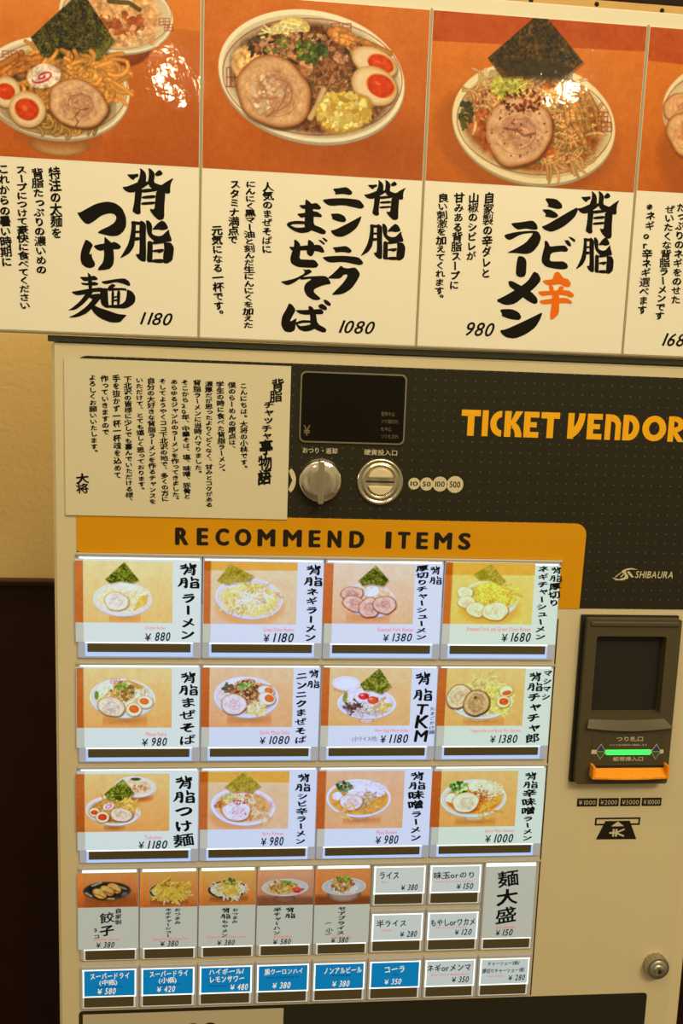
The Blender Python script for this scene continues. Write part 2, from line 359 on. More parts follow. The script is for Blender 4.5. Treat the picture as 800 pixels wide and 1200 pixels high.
def ribbon(st):
    """outline of one brush stroke given as (x, y, width) points"""
    p = np.array(st, float); n = len(p)
    t = np.linspace(0, n - 1, (n - 1) * 5 + 1); q = np.stack([np.interp(t, range(n), p[:, k]) for k in range(3)], 1)
    for _ in range(2): q[1:-1, :2] = (q[:-2, :2] + 2 * q[1:-1, :2] + q[2:, :2]) / 4
    d = np.gradient(q[:, :2], axis=0); d /= np.maximum(1e-6, np.hypot(d[:, 0], d[:, 1]))[:, None]
    nn = np.stack([-d[:, 1], d[:, 0]], 1) * q[:, 2:3] * .72
    l, r = q[:, :2] + nn, q[:, :2] - nn
    return l, r
def script_char(mb, ch, cx, cz, sx, sz, Y, mi=0):
    st = SCRIPT[ch]
    allp = [p for q in st for p in q]
    ax, bx = min(p[0] for p in allp), max(p[0] for p in allp); ay, by = min(p[1] for p in allp), max(p[1] for p in allp)
    T = lambda p: (cx + ((p[0] - ax) / (bx - ax) - .5) * sx, Y, cz - ((p[1] - ay) / (by - ay) - .5) * sz)
    for i, q in enumerate(st):
        l, r = ribbon(q); n = len(l); Y -= .015
        mb.add([T(p) for p in l] + [T(p) for p in r], [(k, k + 1, n + k + 1, n + k) for k in range(n - 1)], mi)
def soften(pts):
    """round the corners of a brush outline a little"""
    out = []
    for i in range(len(pts)):
        a, b = pts[i], pts[(i + 1) % len(pts)]
        out += [(a[0] * .8 + b[0] * .2, a[1] * .8 + b[1] * .2), (a[0] * .2 + b[0] * .8, a[1] * .2 + b[1] * .8)]
    return out
def brush_char(mb, ch, x0, y0, x1, y1, Y, mi=0):
    """a title character drawn stroke by stroke, stretched to a box of photograph pixels"""
    polys = TRACED[ch][1]
    xs = [p[0] for q in polys for p in q]; ys = [p[1] for q in polys for p in q]
    ax, ay, bx, by = min(xs), min(ys), max(xs), max(ys)
    for i, q in enumerate(polys):
        pts = [on_face(x0 + (p[0] - ax) / (bx - ax) * (x1 - x0), y0 + (p[1] - ay) / (by - ay) * (y1 - y0), Y) for p in soften(q)]
        ar = sum(a[0] * b[1] - a[1] * b[0] for a, b in zip(pts, pts[1:] + pts[:1]))
        mb.sheet(pts if ar > 0 else pts[::-1], Y - .015 * i, mi)
def hbox(mb, text, x0, y0, x1, y1, Y, style='mid', mi=0, shear=0.0, rise=0.0, hand=False, px=True, space=0.0):
    """horizontal run stretched to a box (photograph pixels, or units when px is False)"""
    if px:
        l, r = on_face(x0, (y0 + y1) / 2, Y), on_face(x1, (y0 + y1) / 2, Y)
        a, b = on_face((x0 + x1) / 2, y0, Y), on_face((x0 + x1) / 2, y1, Y)
        X0, X1, Z1, Z0 = l[0], r[0], a[1], b[1]
    else: X0, Z0, X1, Z1 = x0, y0, x1, y1
    run = []; pen = 0.0
    for ch in text:
        if ch == ' ': pen += 0.30 + space; continue
        v, f = glyph(ch)
        if hand and ord(ch) > 0x2000: v, f = brushed(ch, vertical=False); v = v + np.array([0.5, 0.38])
        if not len(v): pen += 0.5; continue
        adv = 1.0 if ord(ch) > 0x2000 else (v[:, 0].max() - min(0, v[:, 0].min()) + 0.07)
        run.append((v + np.array([pen, 0]), f)); pen += adv + space
    allv = np.concatenate([v for v, _ in run])
    allv = np.stack([allv[:, 0] + shear * allv[:, 1], allv[:, 1]], 1)
    lo, hi = allv.min(0), allv.max(0)
    sx, sz = (X1 - X0) / (hi[0] - lo[0]), (Z1 - Z0) / (hi[1] - lo[1])
    for v, f in run:
        w = np.stack([v[:, 0] + shear * v[:, 1], v[:, 1]], 1) - lo
        for i_, (dx, dz) in enumerate(NIBS[style]):
            mb.add([(X0 + p[0] * sx + dx * sz, Y - .02 * i_, Z0 + p[1] * sz + dz * sz + rise * p[0]) for p in w], f, mi)

# ------------------------------------------------------------------ printed pictures
def vnoise(h, w, cell, seed):
    g = np.random.default_rng(seed)
    gh, gw = int(h / cell) + 3, int(w / cell) + 3
    a = g.random((gh, gw))
    y = np.arange(h) / cell; x = np.arange(w) / cell
    iy, ix = y.astype(int), x.astype(int)
    fy, fx = (y - iy)[:, None], (x - ix)[None, :]
    fy, fx = fy * fy * (3 - 2 * fy), fx * fx * (3 - 2 * fx)
    A = a[np.ix_(iy, ix)]; B = a[np.ix_(iy, ix + 1)]; C = a[np.ix_(iy + 1, ix)]; D = a[np.ix_(iy + 1, ix + 1)]
    return (A * (1 - fx) + B * fx) * (1 - fy) + (C * (1 - fx) + D * fx) * fy - 0.5

class Pic:
    """a printed picture painted on a fine grid; coordinates come from a reading of the photograph: pixel = org + c / s"""
    def __init__(s, x0, z0, x1, z1, du, org, Y):
        s.x0, s.z0, s.x1, s.z1, s.du = x0, z0, x1, z1, du
        s.w, s.h = int(round((x1 - x0) / du)), int(round((z1 - z0) / du))
        s.org = org; s.Y = Y; s.a = np.zeros((s.h, s.w, 3)); s.seed = 1
        cx, cy = (x0 + x1) / 2, (z0 + z1) / 2
        s.q = local_scale(org[0] + 350 / org[2], org[1] + 250 / org[2], Y) / org[2] / du
    grain = 0.34; contrast = 1.05
    def P(s, c):
        x, z = on_face(s.org[0] + c[0] / s.org[2], s.org[1] + c[1] / s.org[2], s.Y)
        return (x - s.x0) / s.du, (s.z1 - z) / s.du
    def fill(s, c, c2=None, nz=10, cell=14, c3=None):
        y = np.linspace(0, 1, s.h)[:, None, None]; x = np.linspace(0, 1, s.w)[None, :, None]
        c = np.array(c, float); c2 = np.array(c2 if c2 is not None else c, float)
        s.a[:] = c * (1 - y) + c2 * y
        n = vnoise(s.h, s.w, cell, 3) + .6 * vnoise(s.h, s.w, cell / 3, 4)
        s.a += n[..., None] * nz
    def win(s, cx, cy, R):
        x0, x1 = max(0, int(cx - R - 2)), min(s.w, int(cx + R + 3)); y0, y1 = max(0, int(cy - R - 2)), min(s.h, int(cy + R + 3))
        if x1 <= x0 or y1 <= y0: return None
        Y, X = np.mgrid[y0:y1, x0:x1]
        return slice(y0, y1), slice(x0, x1), X + 0.5, Y + 0.5
    def mix(s, sl, m, col): s.a[sl] = s.a[sl] * (1 - m[..., None]) + col * m[..., None]
    def ell(s, c, rx, ry, ang=0, col=(255, 255, 255), edge=None, nz=0, cell=4, rough=0, soft=1.0, alpha=1.0, e0=0.6):
        s.seed += 1; g = np.random.default_rng(s.seed)
        cx, cy = s.P(c); rx, ry = rx * s.q, ry * s.q
        w = s.win(cx, cy, max(rx, ry) * (1 + rough))
        if w is None: return
        t = math.radians(ang); X, Y = w[2] - cx, w[3] - cy
        U, V = (X * math.cos(t) + Y * math.sin(t)) / rx, (-X * math.sin(t) + Y * math.cos(t)) / ry
        R = np.hypot(U, V); th = np.arctan2(V, U); lim = 1.0
        if rough:
            for k in (2, 3, 5, 7): lim = lim + rough / k * 1.5 * np.sin(k * th + g.uniform(0, 6.3))
        m = np.clip((lim - R) * min(rx, ry) / soft + .5, 0, 1) * alpha
        C = np.broadcast_to(np.array(col, float), m.shape + (3,)).copy()
        if edge is not None:
            q = np.clip((R / lim - e0) / (1 - e0), 0, 1) ** 1.6
            C = C * (1 - q[..., None]) + np.array(edge, float) * q[..., None]
        if nz:
            n = vnoise(*m.shape, max(1.2, cell * s.q), s.seed + 50) + .6 * vnoise(*m.shape, max(1.0, cell * s.q / 2.5), s.seed + 90)
            C += n[..., None] * nz * np.array([1, 1, .9])
        s.mix((w[0], w[1]), m, C)
    def arc(s, c, rx, ry, ang, width, col, a0=0, a1=360, alpha=1.0):
        pts = []
        t = math.radians(ang)
        for k in range(49):
            a = math.radians(a0 + (a1 - a0) * k / 48)
            x, y = rx * math.cos(a), ry * math.sin(a)
            pts.append((c[0] + x * math.cos(t) - y * math.sin(t), c[1] + x * math.sin(t) + y * math.cos(t)))
        s.stroke(pts, width, col, alpha=alpha)
    def stroke(s, pts, width, col, edge=None, alpha=1.0):
        p = np.array([s.P(c) for c in pts]); hw = max(0.45, width * s.q / 2)
        lo, hi = p.min(0) - hw - 2, p.max(0) + hw + 2
        x0, x1 = max(0, int(lo[0])), min(s.w, int(hi[0]) + 1); y0, y1 = max(0, int(lo[1])), min(s.h, int(hi[1]) + 1)
        if x1 <= x0 or y1 <= y0: return
        Y, X = np.mgrid[y0:y1, x0:x1]; X = X + .5; Y = Y + .5
        D = np.full(X.shape, 1e9)
        for a, b in zip(p[:-1], p[1:]):
            d = b - a; L = max(1e-6, d @ d)
            t = np.clip(((X - a[0]) * d[0] + (Y - a[1]) * d[1]) / L, 0, 1)
            D = np.minimum(D, np.hypot(X - a[0] - t * d[0], Y - a[1] - t * d[1]))
        m = np.clip(hw - D + .5, 0, 1) * alpha
        C = np.broadcast_to(np.array(col, float), m.shape + (3,)).copy()
        if edge is not None:
            q = np.clip(D / hw, 0, 1)[..., None] ** 2
            C = C * (1 - q) + np.array(edge, float) * q
        s.mix((slice(y0, y1), slice(x0, x1)), m, C)
    def poly(s, pts, col, nz=0, cell=4, alpha=1.0, soft=1.0, col2=None):
        p = np.array([s.P(c) for c in pts]); s.seed += 1
        lo, hi = p.min(0) - 2, p.max(0) + 2
        x0, x1 = max(0, int(lo[0])), min(s.w, int(hi[0]) + 1); y0, y1 = max(0, int(lo[1])), min(s.h, int(hi[1]) + 1)
        if x1 <= x0 or y1 <= y0: return
        Y, X = np.mgrid[y0:y1, x0:x1]; X = X + .5; Y = Y + .5
        inside = np.zeros(X.shape, bool); D = np.full(X.shape, 1e9)
        n = len(p)
        for i in range(n):
            a, b = p[i], p[(i + 1) % n]
            d = b - a; L = max(1e-6, d @ d)
            t = np.clip(((X - a[0]) * d[0] + (Y - a[1]) * d[1]) / L, 0, 1)
            D = np.minimum(D, np.hypot(X - a[0] - t * d[0], Y - a[1] - t * d[1]))
            c = (a[1] > Y) != (b[1] > Y)
            xs = a[0] + (Y - a[1]) / (b[1] - a[1] if b[1] != a[1] else 1e-9) * (b[0] - a[0])
            inside ^= c & (X < xs)
        m = np.clip(np.where(inside, D, -D) / soft + .5, 0, 1) * alpha
        C = np.broadcast_to(np.array(col, float), m.shape + (3,)).copy()
        if nz:
            k = vnoise(*m.shape, max(1.2, cell * s.q), s.seed + 7) + .8 * vnoise(*m.shape, max(1, cell * s.q / 2.2), s.seed + 17) + .7 * vnoise(*m.shape, max(1, cell * s.q * 3), s.seed + 27)
            if col2 is not None: C = C + np.clip(k, -.8, .9)[..., None] * (np.array(col2, float) - np.array(col, float)) * nz
            else: C += k[..., None] * nz
        s.mix((slice(y0, y1), slice(x0, x1)), m, C)
    def noodles(s, c, rx, ry, n, length, width, col, edge, seed=1, bend=1.2, ang=None, spread=3.2):
        g = random.Random(seed)
        for _ in range(n):
            r = math.sqrt(g.random()); t = g.uniform(0, 6.283)
            x, y = c[0] + rx * r * math.cos(t), c[1] + ry * r * math.sin(t)
            a = (math.radians(ang) if ang is not None else 0) + g.uniform(-spread, spread) / 2
            k = g.uniform(-bend, bend); pts = []
            for i in range(7):
                pts.append((x, y)); x += math.cos(a) * length / 6; y += math.sin(a) * length / 6 * .8; a += k / 3
            j = g.uniform(.84, 1.12)
            s.stroke(pts, width * g.uniform(.8, 1.15), [min(255, q * j) for q in col], [q * j for q in edge])
    def chunks(s, c, rx, ry, n, size, cols, seed=1, rough=.25):
        g = random.Random(seed)
        for _ in range(n):
            r = math.sqrt(g.random()); t = g.uniform(0, 6.283)
            col = g.choice(cols); j = g.uniform(.85, 1.12)
            q = size * g.uniform(.6, 1.3)
            s.ell((c[0] + rx * r * math.cos(t), c[1] + ry * r * math.sin(t)), q, q * g.uniform(.5, .9), g.uniform(0, 180), [min(255, v * j) for v in col], edge=[v * .8 for v in col], rough=rough)
    def detail(s, c, rx, ry, amp=.3, glint=.5, cell=2.0, ang=0):
        """fine grain of the food: small light and dark flecks and wet glints"""
        cx, cy = s.P(c); rx, ry = rx * s.q, ry * s.q; s.seed += 1
        w = s.win(cx, cy, max(rx, ry))
        if w is None: return
        t = math.radians(ang); X, Y = w[2] - cx, w[3] - cy
        R = np.hypot((X * math.cos(t) + Y * math.sin(t)) / rx, (-X * math.sin(t) + Y * math.cos(t)) / ry)
        m = np.clip((1 - R) * 5, 0, 1); amp *= .8; glint *= .8
        h, k = m.shape
        n = vnoise(h, k, cell, s.seed + 3) * 1.1 + vnoise(h, k, cell * 2.1, s.seed + 5) + .8 * vnoise(h, k, cell * 5, s.seed + 6)
        f = 1 + amp * n * m
        g = np.clip(vnoise(h, k, cell * 1.2, s.seed + 8) + .8 * vnoise(h, k, cell * 3, s.seed + 9) - .52, 0, 1) * 3 * glint * m
        a = s.a[w[0], w[1]] * f[..., None]
        a += g[..., None] * (np.array([250, 232, 200]) - a)
        s.a[w[0], w[1]] = a
    # --- things on a plate
    def bowl(s, c, rx, ry, ang=0, white=(245, 228, 190), inner=(225, 205, 155), line=(170, 50, 25), foot=None, rim=.045):
        if foot: s.ell((c[0] + rx * .04, c[1] + ry * .88), rx * .42, ry * .34, 0, foot, edge=[v * .8 for v in foot], soft=2)
        s.ell((c[0], c[1] + ry * .05), rx, ry, ang, [v * .72 for v in white])
        s.ell(c, rx, ry, ang, white, edge=[min(255, v * 1.03) for v in white])
        s.ell((c[0], c[1] + ry * .012), rx * (1 - rim), ry * (1 - rim * 1.5), ang, inner, edge=[v * .94 for v in inner])
        if line is not None: s.arc(c, rx * (1 - rim * .9), ry * (1 - rim * 1.35), ang, rx * .012, line, alpha=.75)
    def egg(s, c, rx, ry, ang, yc, yrx, yry, white=(242, 208, 155), shade=(205, 150, 85), yolk=(222, 62, 10), rimy=(240, 130, 40)):
        s.ell((c[0] + rx * .03, c[1] + ry * .08), rx * 1.02, ry * 1.02, ang, [v * .6 for v in shade], soft=3)
        s.ell(c, rx, ry, ang, white, edge=shade, e0=.72)
        s.ell(yc, yrx * 1.1, yry * 1.1, ang, rimy)
        s.ell(yc, yrx, yry, ang, yolk, edge=[v * .85 for v in yolk], nz=24, cell=rx * .2, rough=.04)
        s.ell((yc[0] - yrx * .2, yc[1] - yry * .25), yrx * .22, yry * .14, ang, [min(255, v + 60) for v in yolk], soft=2, alpha=.7)
    def chashu(s, c, rx, ry, ang=0, meat=(214, 150, 100), fat=(232, 180, 125), skin=(165, 88, 38), nz=30, rough=.05, seed=0, swirl=True):
        s.ell((c[0] + rx * .03, c[1] + ry * .07), rx * 1.03, ry * 1.03, ang, [v * .55 for v in skin], soft=3, rough=rough, alpha=.8)
        s.seed -= 1
        s.ell(c, rx, ry, ang, fat, edge=skin, e0=.86, rough=rough, nz=nz * .5, cell=rx * .18)
        s.ell((c[0] + rx * .02, c[1] + ry * .02), rx * .72, ry * .70, ang + 10, meat, edge=fat, e0=.45, nz=nz, cell=rx * .16, rough=.14, soft=4)
        g = random.Random(int(c[0] * 3 + c[1]))
        for _ in range(46):
            a = g.uniform(0, 6.28); r = g.uniform(.05, .78); t_ = math.radians(ang)
            x, y = r * rx * math.cos(a), r * ry * math.sin(a)
            x, y = c[0] + x * math.cos(t_) - y * math.sin(t_), c[1] + x * math.sin(t_) + y * math.cos(t_)
            d = a + 1.57 + g.uniform(-.5, .5); l = rx * g.uniform(.06, .2)
            s.stroke([(x, y), (x + l * math.cos(d), y + l * math.sin(d) * .8)], rx * g.uniform(.02, .06), g.choice([[v * .8 for v in meat], [min(255, v * 1.13) for v in fat], [v * .9 for v in fat]]), alpha=.55)
        s.detail(c, rx * .95, ry * .95, .16, .22, 2.2, ang)
        if swirl:
            pts = []
            for k in range(24):
                a = math.radians(ang + 40 + k * 17); r = .16 + k * .018
                pts.append((c[0] + rx * r * math.cos(a), c[1] + ry * r * math.sin(a)))
            s.stroke(pts, rx * .045, [v * .8 for v in meat], alpha=.65)
            s.arc(c, rx * .58, ry * .56, ang, rx * .04, [min(255, v * 1.06) for v in fat], 190, 330, alpha=.6)
            s.arc(c, rx * .70, ry * .74, ang, rx * .03, [v * .86 for v in meat], 20, 150, alpha=.5)
    def nori(s, pts, col=(70, 62, 22), col2=(135, 125, 40), cell=7):
        s.poly([(x + 6, y + 8) for x, y in pts], [v * .35 for v in col], alpha=.35, soft=3)
        s.poly(pts, col, nz=1.25, cell=cell, col2=col2)
    def mark(s, c, w, h, col=(150, 50, 25), alpha=.8, width=4):
        """the square fret printed round the bowl rim"""
        for dx in (-.28, .28):
            x, y = c[0] + dx * w, c[1]
            for px_, py_, qx, qy in ((-.2, -.5, .2, -.5), (-.2, 0, .2, 0), (-.2, .5, .2, .5), (-.2, -.5, -.2, .5), (.2, -.5, .2, .5)):
                s.stroke([(x + px_ * w, y + py_ * h), (x + qx * w, y + qy * h)], width, col, alpha=alpha)
    def into(s, mb, mi_of, white):
        """append the grid to a mesh builder; colours are stored with it"""
        nx, nz = s.w + 1, s.h + 1
        X = np.linspace(s.x0, s.x1, nx); Z = np.linspace(s.z1, s.z0, nz)
        o = len(mb.v)
        gx, gz = np.meshgrid(X, Z)
        mb.v += list(zip(gx.ravel().tolist(), [s.Y] * (nx * nz), gz.ravel().tolist()))
        ii = (np.arange(s.h)[:, None] * nx + np.arange(s.w)[None, :]).ravel() + o
        fs = np.stack([ii + nx, ii + nx + 1, ii + 1, ii], 1)
        mb.f += [tuple(r) for r in fs.tolist()]
        xc = np.tile((X[:-1] + X[1:]) / 2, s.h)
        mb.mi += [mi_of(x) for x in xc] if callable(mi_of) else [mi_of] * len(ii)
        mb.smooth += [False] * len(ii)
        g_ = np.random.default_rng(9); n_ = vnoise(s.h, s.w, 2.2, 21) * 26 + vnoise(s.h, s.w, 6, 22) * 14
        a = s.a + (n_ + g_.normal(0, 4, n_.shape))[..., None] * s.grain
        a = 128 + (a - 128) * s.contrast
        if white is W_ROOM: a = a * np.array([.94, .915, .78])
        else: a = (200 + (a - 200) * 1.06) * np.array([1.0, 1.02, 1.10])
        a = np.clip(a, 0, 255)
        l = np.clip(lin(a) / lin(white) * .86, .002, .93)
        g = np.pad(l, ((0, 1), (0, 1), (0, 0)), mode='edge')
        return o, g.reshape(-1, 3)
def set_print(o, chunks, n, default=(0.8, 0.8, 0.78)):
    at = o.data.attributes.new('print', 'FLOAT_COLOR', 'POINT')
    a = np.ones((n, 4)); a[:, :3] = default
    for st, c in chunks: a[st:st + len(c), :3] = c
    at.data.foreach_set('color', a.ravel())

# ------------------------------------------------------------------ dishes in the printed pictures
def strips(p, c, rx, ry, n, length, width, col, edge, seed=2, ang=60, spread=2.2):
    p.noodles(c, rx, ry, n, length, width, col, edge, seed, .5, ang, spread)
GREENS = [(95, 125, 35), (130, 150, 50), (70, 100, 25)]
def poster_dip_noodles(p):
    p.fill((232, 132, 48), (196, 92, 26), 9, 30)
    p.ell((1150, 700), 400, 500, 0, (170, 75, 18), soft=300, alpha=.55)
    p.ell((720, 215), 190, 175, 0, (150, 66, 24), edge=(120, 52, 18), soft=3)
    p.bowl((685, 90), 335, 215, 2, (240, 222, 178), (232, 210, 160), (165, 60, 30))
    p.ell((670, 85), 285, 185, 0, (232, 168, 105), nz=42, cell=22, soft=8, rough=.03)
    p.chunks((690, 150), 150, 65, 60, 26, [(205, 110, 50), (235, 160, 90), (185, 90, 40), (240, 180, 115)], 4)
    p.chunks((760, 215), 190, 60, 40, 16, [(240, 190, 130), (225, 160, 100)], 8)
    p.stroke([(640, 10), (760, 20), (820, 60)], 26, (92, 78, 30), (70, 60, 25))
    p.mark((965, 130), 60, 40); p.mark((990, 165), 50, 36)
    p.ell((350, 850), 180, 70, 0, (205, 160, 95), edge=(150, 95, 45), soft=2)
    p.ell((345, 800), 250, 70, 0, (165, 85, 30), soft=14, alpha=.9)
    p.bowl((330, 520), 437, 292, 2, (243, 226, 182), (230, 212, 160))
    p.mark((60, 320), 90, 36, width=5); p.mark((672, 460), 62, 56, width=6); p.mark((690, 505), 62, 50, width=6)
    p.ell((330, 560), 350, 225, 0, (120, 76, 30), nz=40, cell=20, soft=16)
    p.noodles((390, 470), 270, 150, 170, 190, 27, (236, 160, 70), (190, 112, 38), 3, 2.2)
    p.noodles((350, 725), 190, 34, 30, 130, 22, (205, 150, 70), (130, 84, 32), 5, 2.0, 0, 1.0)
    for i, (a, b) in enumerate((((130, 315), (-10, 445)), ((150, 350), (10, 470)), ((240, 350), (60, 430)), ((100, 330), (-40, 400)), ((250, 335), (130, 345)))):
        p.stroke([a, ((a[0] + b[0]) / 2, (a[1] + b[1]) / 2 + 8), b], 40, (205, 125, 50), (150, 78, 25))
    p.nori([(182, 222), (432, -8), (510, -8), (676, 245), (532, 415), (400, 350), (248, 335)], (62, 56, 22), (128, 118, 38), 9)
    p.poly([(676, 245), (532, 415), (480, 375), (640, 225)], (150, 140, 55), nz=30, cell=8, alpha=.6, soft=8)
    p.noodles((400, 390), 190, 36, 36, 130, 26, (238, 165, 74), (190, 112, 38), 13, 2.2, 0, 1.6)
    p.ell((268, 460), 104, 68, -22, (150, 95, 45), rough=.06, soft=5)
    p.ell((260, 450), 103, 68, -22, (246, 220, 182), edge=(232, 190, 145), rough=.05, e0=.8)
    sp = []
    for k in range(30):
        a = k * .32; r = 5 + k * 1.75
        sp.append((256 + r * math.cos(a) * 1.15, 452 + r * math.sin(a) * .62 - r * math.cos(a) * .35))
    p.stroke(sp, 12, (218, 60, 80))
    p.detail((330, 520), 385, 245, .36, .30, 2.4); p.detail((685, 90), 290, 180, .30, .35, 2.4); p.detail((330, 210), 100, 100, .2, .1, 2.0)
    p.chashu((458, 612), 182, 136, 8, (205, 142, 95), (226, 172, 118), (158, 82, 32))
    p.stroke([(445, 745), (462, 715), (440, 690), (470, 650), (520, 640)], 9, (120, 70, 35), alpha=.7)
    p.egg((42, 543), 80, 90, 10, (36, 540), 52, 44)
    p.egg((163, 645), 108, 104, 5, (160, 645), 68, 60)
    p.ell((150, 640), 14, 12, 0, (245, 120, 40), soft=3)
def poster_garlic(p):
    p.fill((214, 112, 36), (194, 92, 24), 9, 30)
    p.ell((520, 520), 330, 60, 5, (150, 68, 16), soft=60, alpha=.6)
    p.bowl((388, 268), 366, 242, 5, (243, 226, 182), (228, 210, 162))
    p.mark((500, 78), 80, 34, width=4); p.mark((70, 270), 34, 74, width=4); p.mark((215, 82), 34, 30, width=3)
    p.ell((392, 275), 322, 204, 5, (112, 62, 30), nz=70, cell=16, soft=10)
    p.chunks((392, 275), 290, 175, 260, 18, [(120, 70, 36), (160, 104, 58), (84, 44, 22), (196, 140, 86)], 31)
    p.ell((140, 215), 72, 62, 0, (226, 168, 98), nz=50, cell=12, rough=.12, soft=4)
    p.ell((210, 105), 36, 20, -40, (62, 72, 28), nz=40, cell=8); p.ell((165, 130), 34, 18, -35, (80, 60, 36), nz=40, cell=8)
    p.ell((300, 88), 76, 50, -8, (242, 214, 128), edge=(215, 170, 80), nz=40, cell=12, rough=.1)
    strips(p, (290, 85), 60, 36, 36, 60, 9, (252, 232, 160), (225, 190, 105), 6, 150, 2)
    p.chunks((330, 165), 185, 62, 190, 15, [(92, 45, 20), (150, 88, 45), (196, 130, 78), (60, 32, 16), (215, 150, 95)], 4)
    p.chunks((440, 240), 95, 100, 120, 20, [(176, 108, 60), (206, 142, 88), (140, 82, 42), (112, 60, 30)], 7)
    p.noodles((400, 330), 130, 70, 30, 120, 15, (170, 110, 62), (92, 54, 28), 8)
    p.chunks((385, 165), 58, 56, 46, 13, [(84, 104, 30), (62, 84, 26), (128, 138, 44), (52, 70, 24)], 9)
    p.chunks((330, 150), 130, 50, 14, 10, [(110, 120, 40), (140, 150, 60)], 10)
    p.ell((505, 110), 62, 34, 15, (214, 138, 66), edge=(170, 92, 34), nz=25, rough=.08)
    p.stroke([(500, 105), (600, 135), (690, 178)], 24, (206, 132, 58), (150, 84, 30))
    p.stroke([(540, 150), (620, 165), (680, 185)], 18, (196, 120, 52), (140, 76, 28))
    p.detail((390, 272), 340, 220, .46, .42, 2.2)
    p.chashu((238, 328), 148, 130, 14, (200, 138, 92), (222, 166, 110), (160, 84, 34))
    p.chunks((205, 330), 60, 80, 30, 12, [(240, 205, 160), (228, 184, 134)], 15)
    p.stroke([(250, 400), (275, 360), (290, 300)], 6, (150, 92, 58), alpha=.6); p.stroke([(210, 425), (240, 400)], 7, (140, 84, 52), alpha=.6)
    p.stroke([(432, 318), (408, 380), (380, 428)], 24, (220, 180, 120), (176, 128, 76))
    p.egg((630, 212), 94, 52, 18, (655, 218), 50, 32)
    p.egg((630, 304), 94, 70, 20, (654, 304), 54, 40)
    p.ell((512, 410), 112, 76, -8, (190, 140, 52), rough=.1, soft=4)
    p.chunks((510, 402), 100, 66, 170, 18, [(246, 208, 98), (238, 190, 76), (250, 224, 130), (222, 168, 60)], 11)
def poster_spicy(p):
    p.fill((226, 122, 34), (200, 100, 26), 8, 30)
    p.poly([(-60, -40), (860, -40), (860, 172), (-60, 125)], (190, 76, 14), nz=10, cell=40)
    p.stroke([(457, 20), (457, 80)], 6, (150, 55, 12), alpha=.5)
    p.ell((340, 510), 345, 215, 8, (160, 78, 16), soft=10, alpha=.5); p.ell((470, 520), 260, 170, 8, (160, 78, 16), soft=10, alpha=.35)
    p.bowl((388, 450), 324, 222, 6, (240, 216, 160), (228, 200, 140), (150, 52, 22), rim=.07)
    p.ell((385, 452), 278, 178, 6, (186, 84, 22), nz=46, cell=24, soft=8, edge=(170, 100, 40))
    p.noodles((370, 330), 170, 60, 60, 100, 13, (228, 176, 108), (165, 104, 48), 3)
    p.noodles((240, 370), 110, 90, 50, 90, 12, (222, 170, 104), (160, 92, 40), 4)
    p.noodles((500, 470), 90, 110, 70, 100, 13, (222, 166, 92), (150, 88, 36), 5)
    p.noodles((470, 590), 100, 26, 22, 90, 11, (225, 172, 100), (165, 96, 40), 6)
    p.chunks((120, 410), 22, 60, 26, 12, [(60, 62, 26), (90, 80, 30)], 3)
    p.chunks((215, 270), 40, 30, 20, 13, [(228, 196, 130), (210, 170, 100)], 3)
    p.ell((275, 312), 62, 44, 10, (186, 172, 62), nz=40, cell=9, rough=.15)
    strips(p, (278, 308), 52, 36, 60, 46, 7, (212, 202, 92), (158, 146, 44), 6, 20, 3)
    for x0, y0, x1, y1 in ((520, 330, 575, 480), (560, 310, 600, 470), (590, 330, 640, 450), (545, 460, 590, 545), (490, 330, 520, 450)):
        p.stroke([(x0, y0), ((x0 + x1) / 2 + 8, (y0 + y1) / 2), (x1, y1)], 26, (206, 142, 66), (142, 82, 30))
    p.detail((388, 440), 290, 195, .44, .40, 2.2)
    p.chashu((325, 482), 138, 122, 10, (206, 142, 100), (226, 172, 118), (176, 92, 34), rough=.07)
    p.stroke([(270, 470), (320, 478), (350, 500), (390, 490)], 9, (118, 62, 40), alpha=.7)
    p.chunks((345, 365), 90, 45, 70, 7, [(120, 40, 14), (150, 58, 20), (90, 30, 12)], 12)
    p.chunks((320, 470), 130, 110, 40, 4, [(130, 50, 20)], 14)
    p.mark((655, 425), 40, 36, width=4); p.mark((668, 465), 40, 36, width=4)
    p.nori([(205, 195), (385, 38), (440, 40), (578, 210), (500, 275), (380, 262), (262, 272)], (66, 44, 14), (126, 84, 26), 9)
    p.ell((400, 245), 135, 36, 2, (48, 36, 16), soft=10, alpha=.7)
def poster_onion(p):
    p.fill((228, 124, 30), (204, 98, 16), 8, 30)
    p.poly([(-60, 20), (1500, 120), (1500, 440), (-60, 262)], (190, 76, 12), nz=10, cell=40)
    p.ell((560, 900), 400, 330, 0, (176, 82, 10), soft=10, alpha=.85, rough=.04)
    p.bowl((640, 620), 450, 300, 4, (240, 216, 160), (228, 200, 140))
    strips(p, (660, 560), 300, 170, 260, 110, 15, (238, 206, 120), (196, 150, 66), 3)
    p.detail((640, 600), 380, 230, .3, .3, 2.4)
    for c, rx, ry in (((340, 590), 132, 100), ((400, 760), 180, 140), ((600, 850), 190, 130)):
        p.chashu(c, rx, ry, 10, (214, 138, 84), (232, 170, 108), (170, 84, 30), rough=.07)

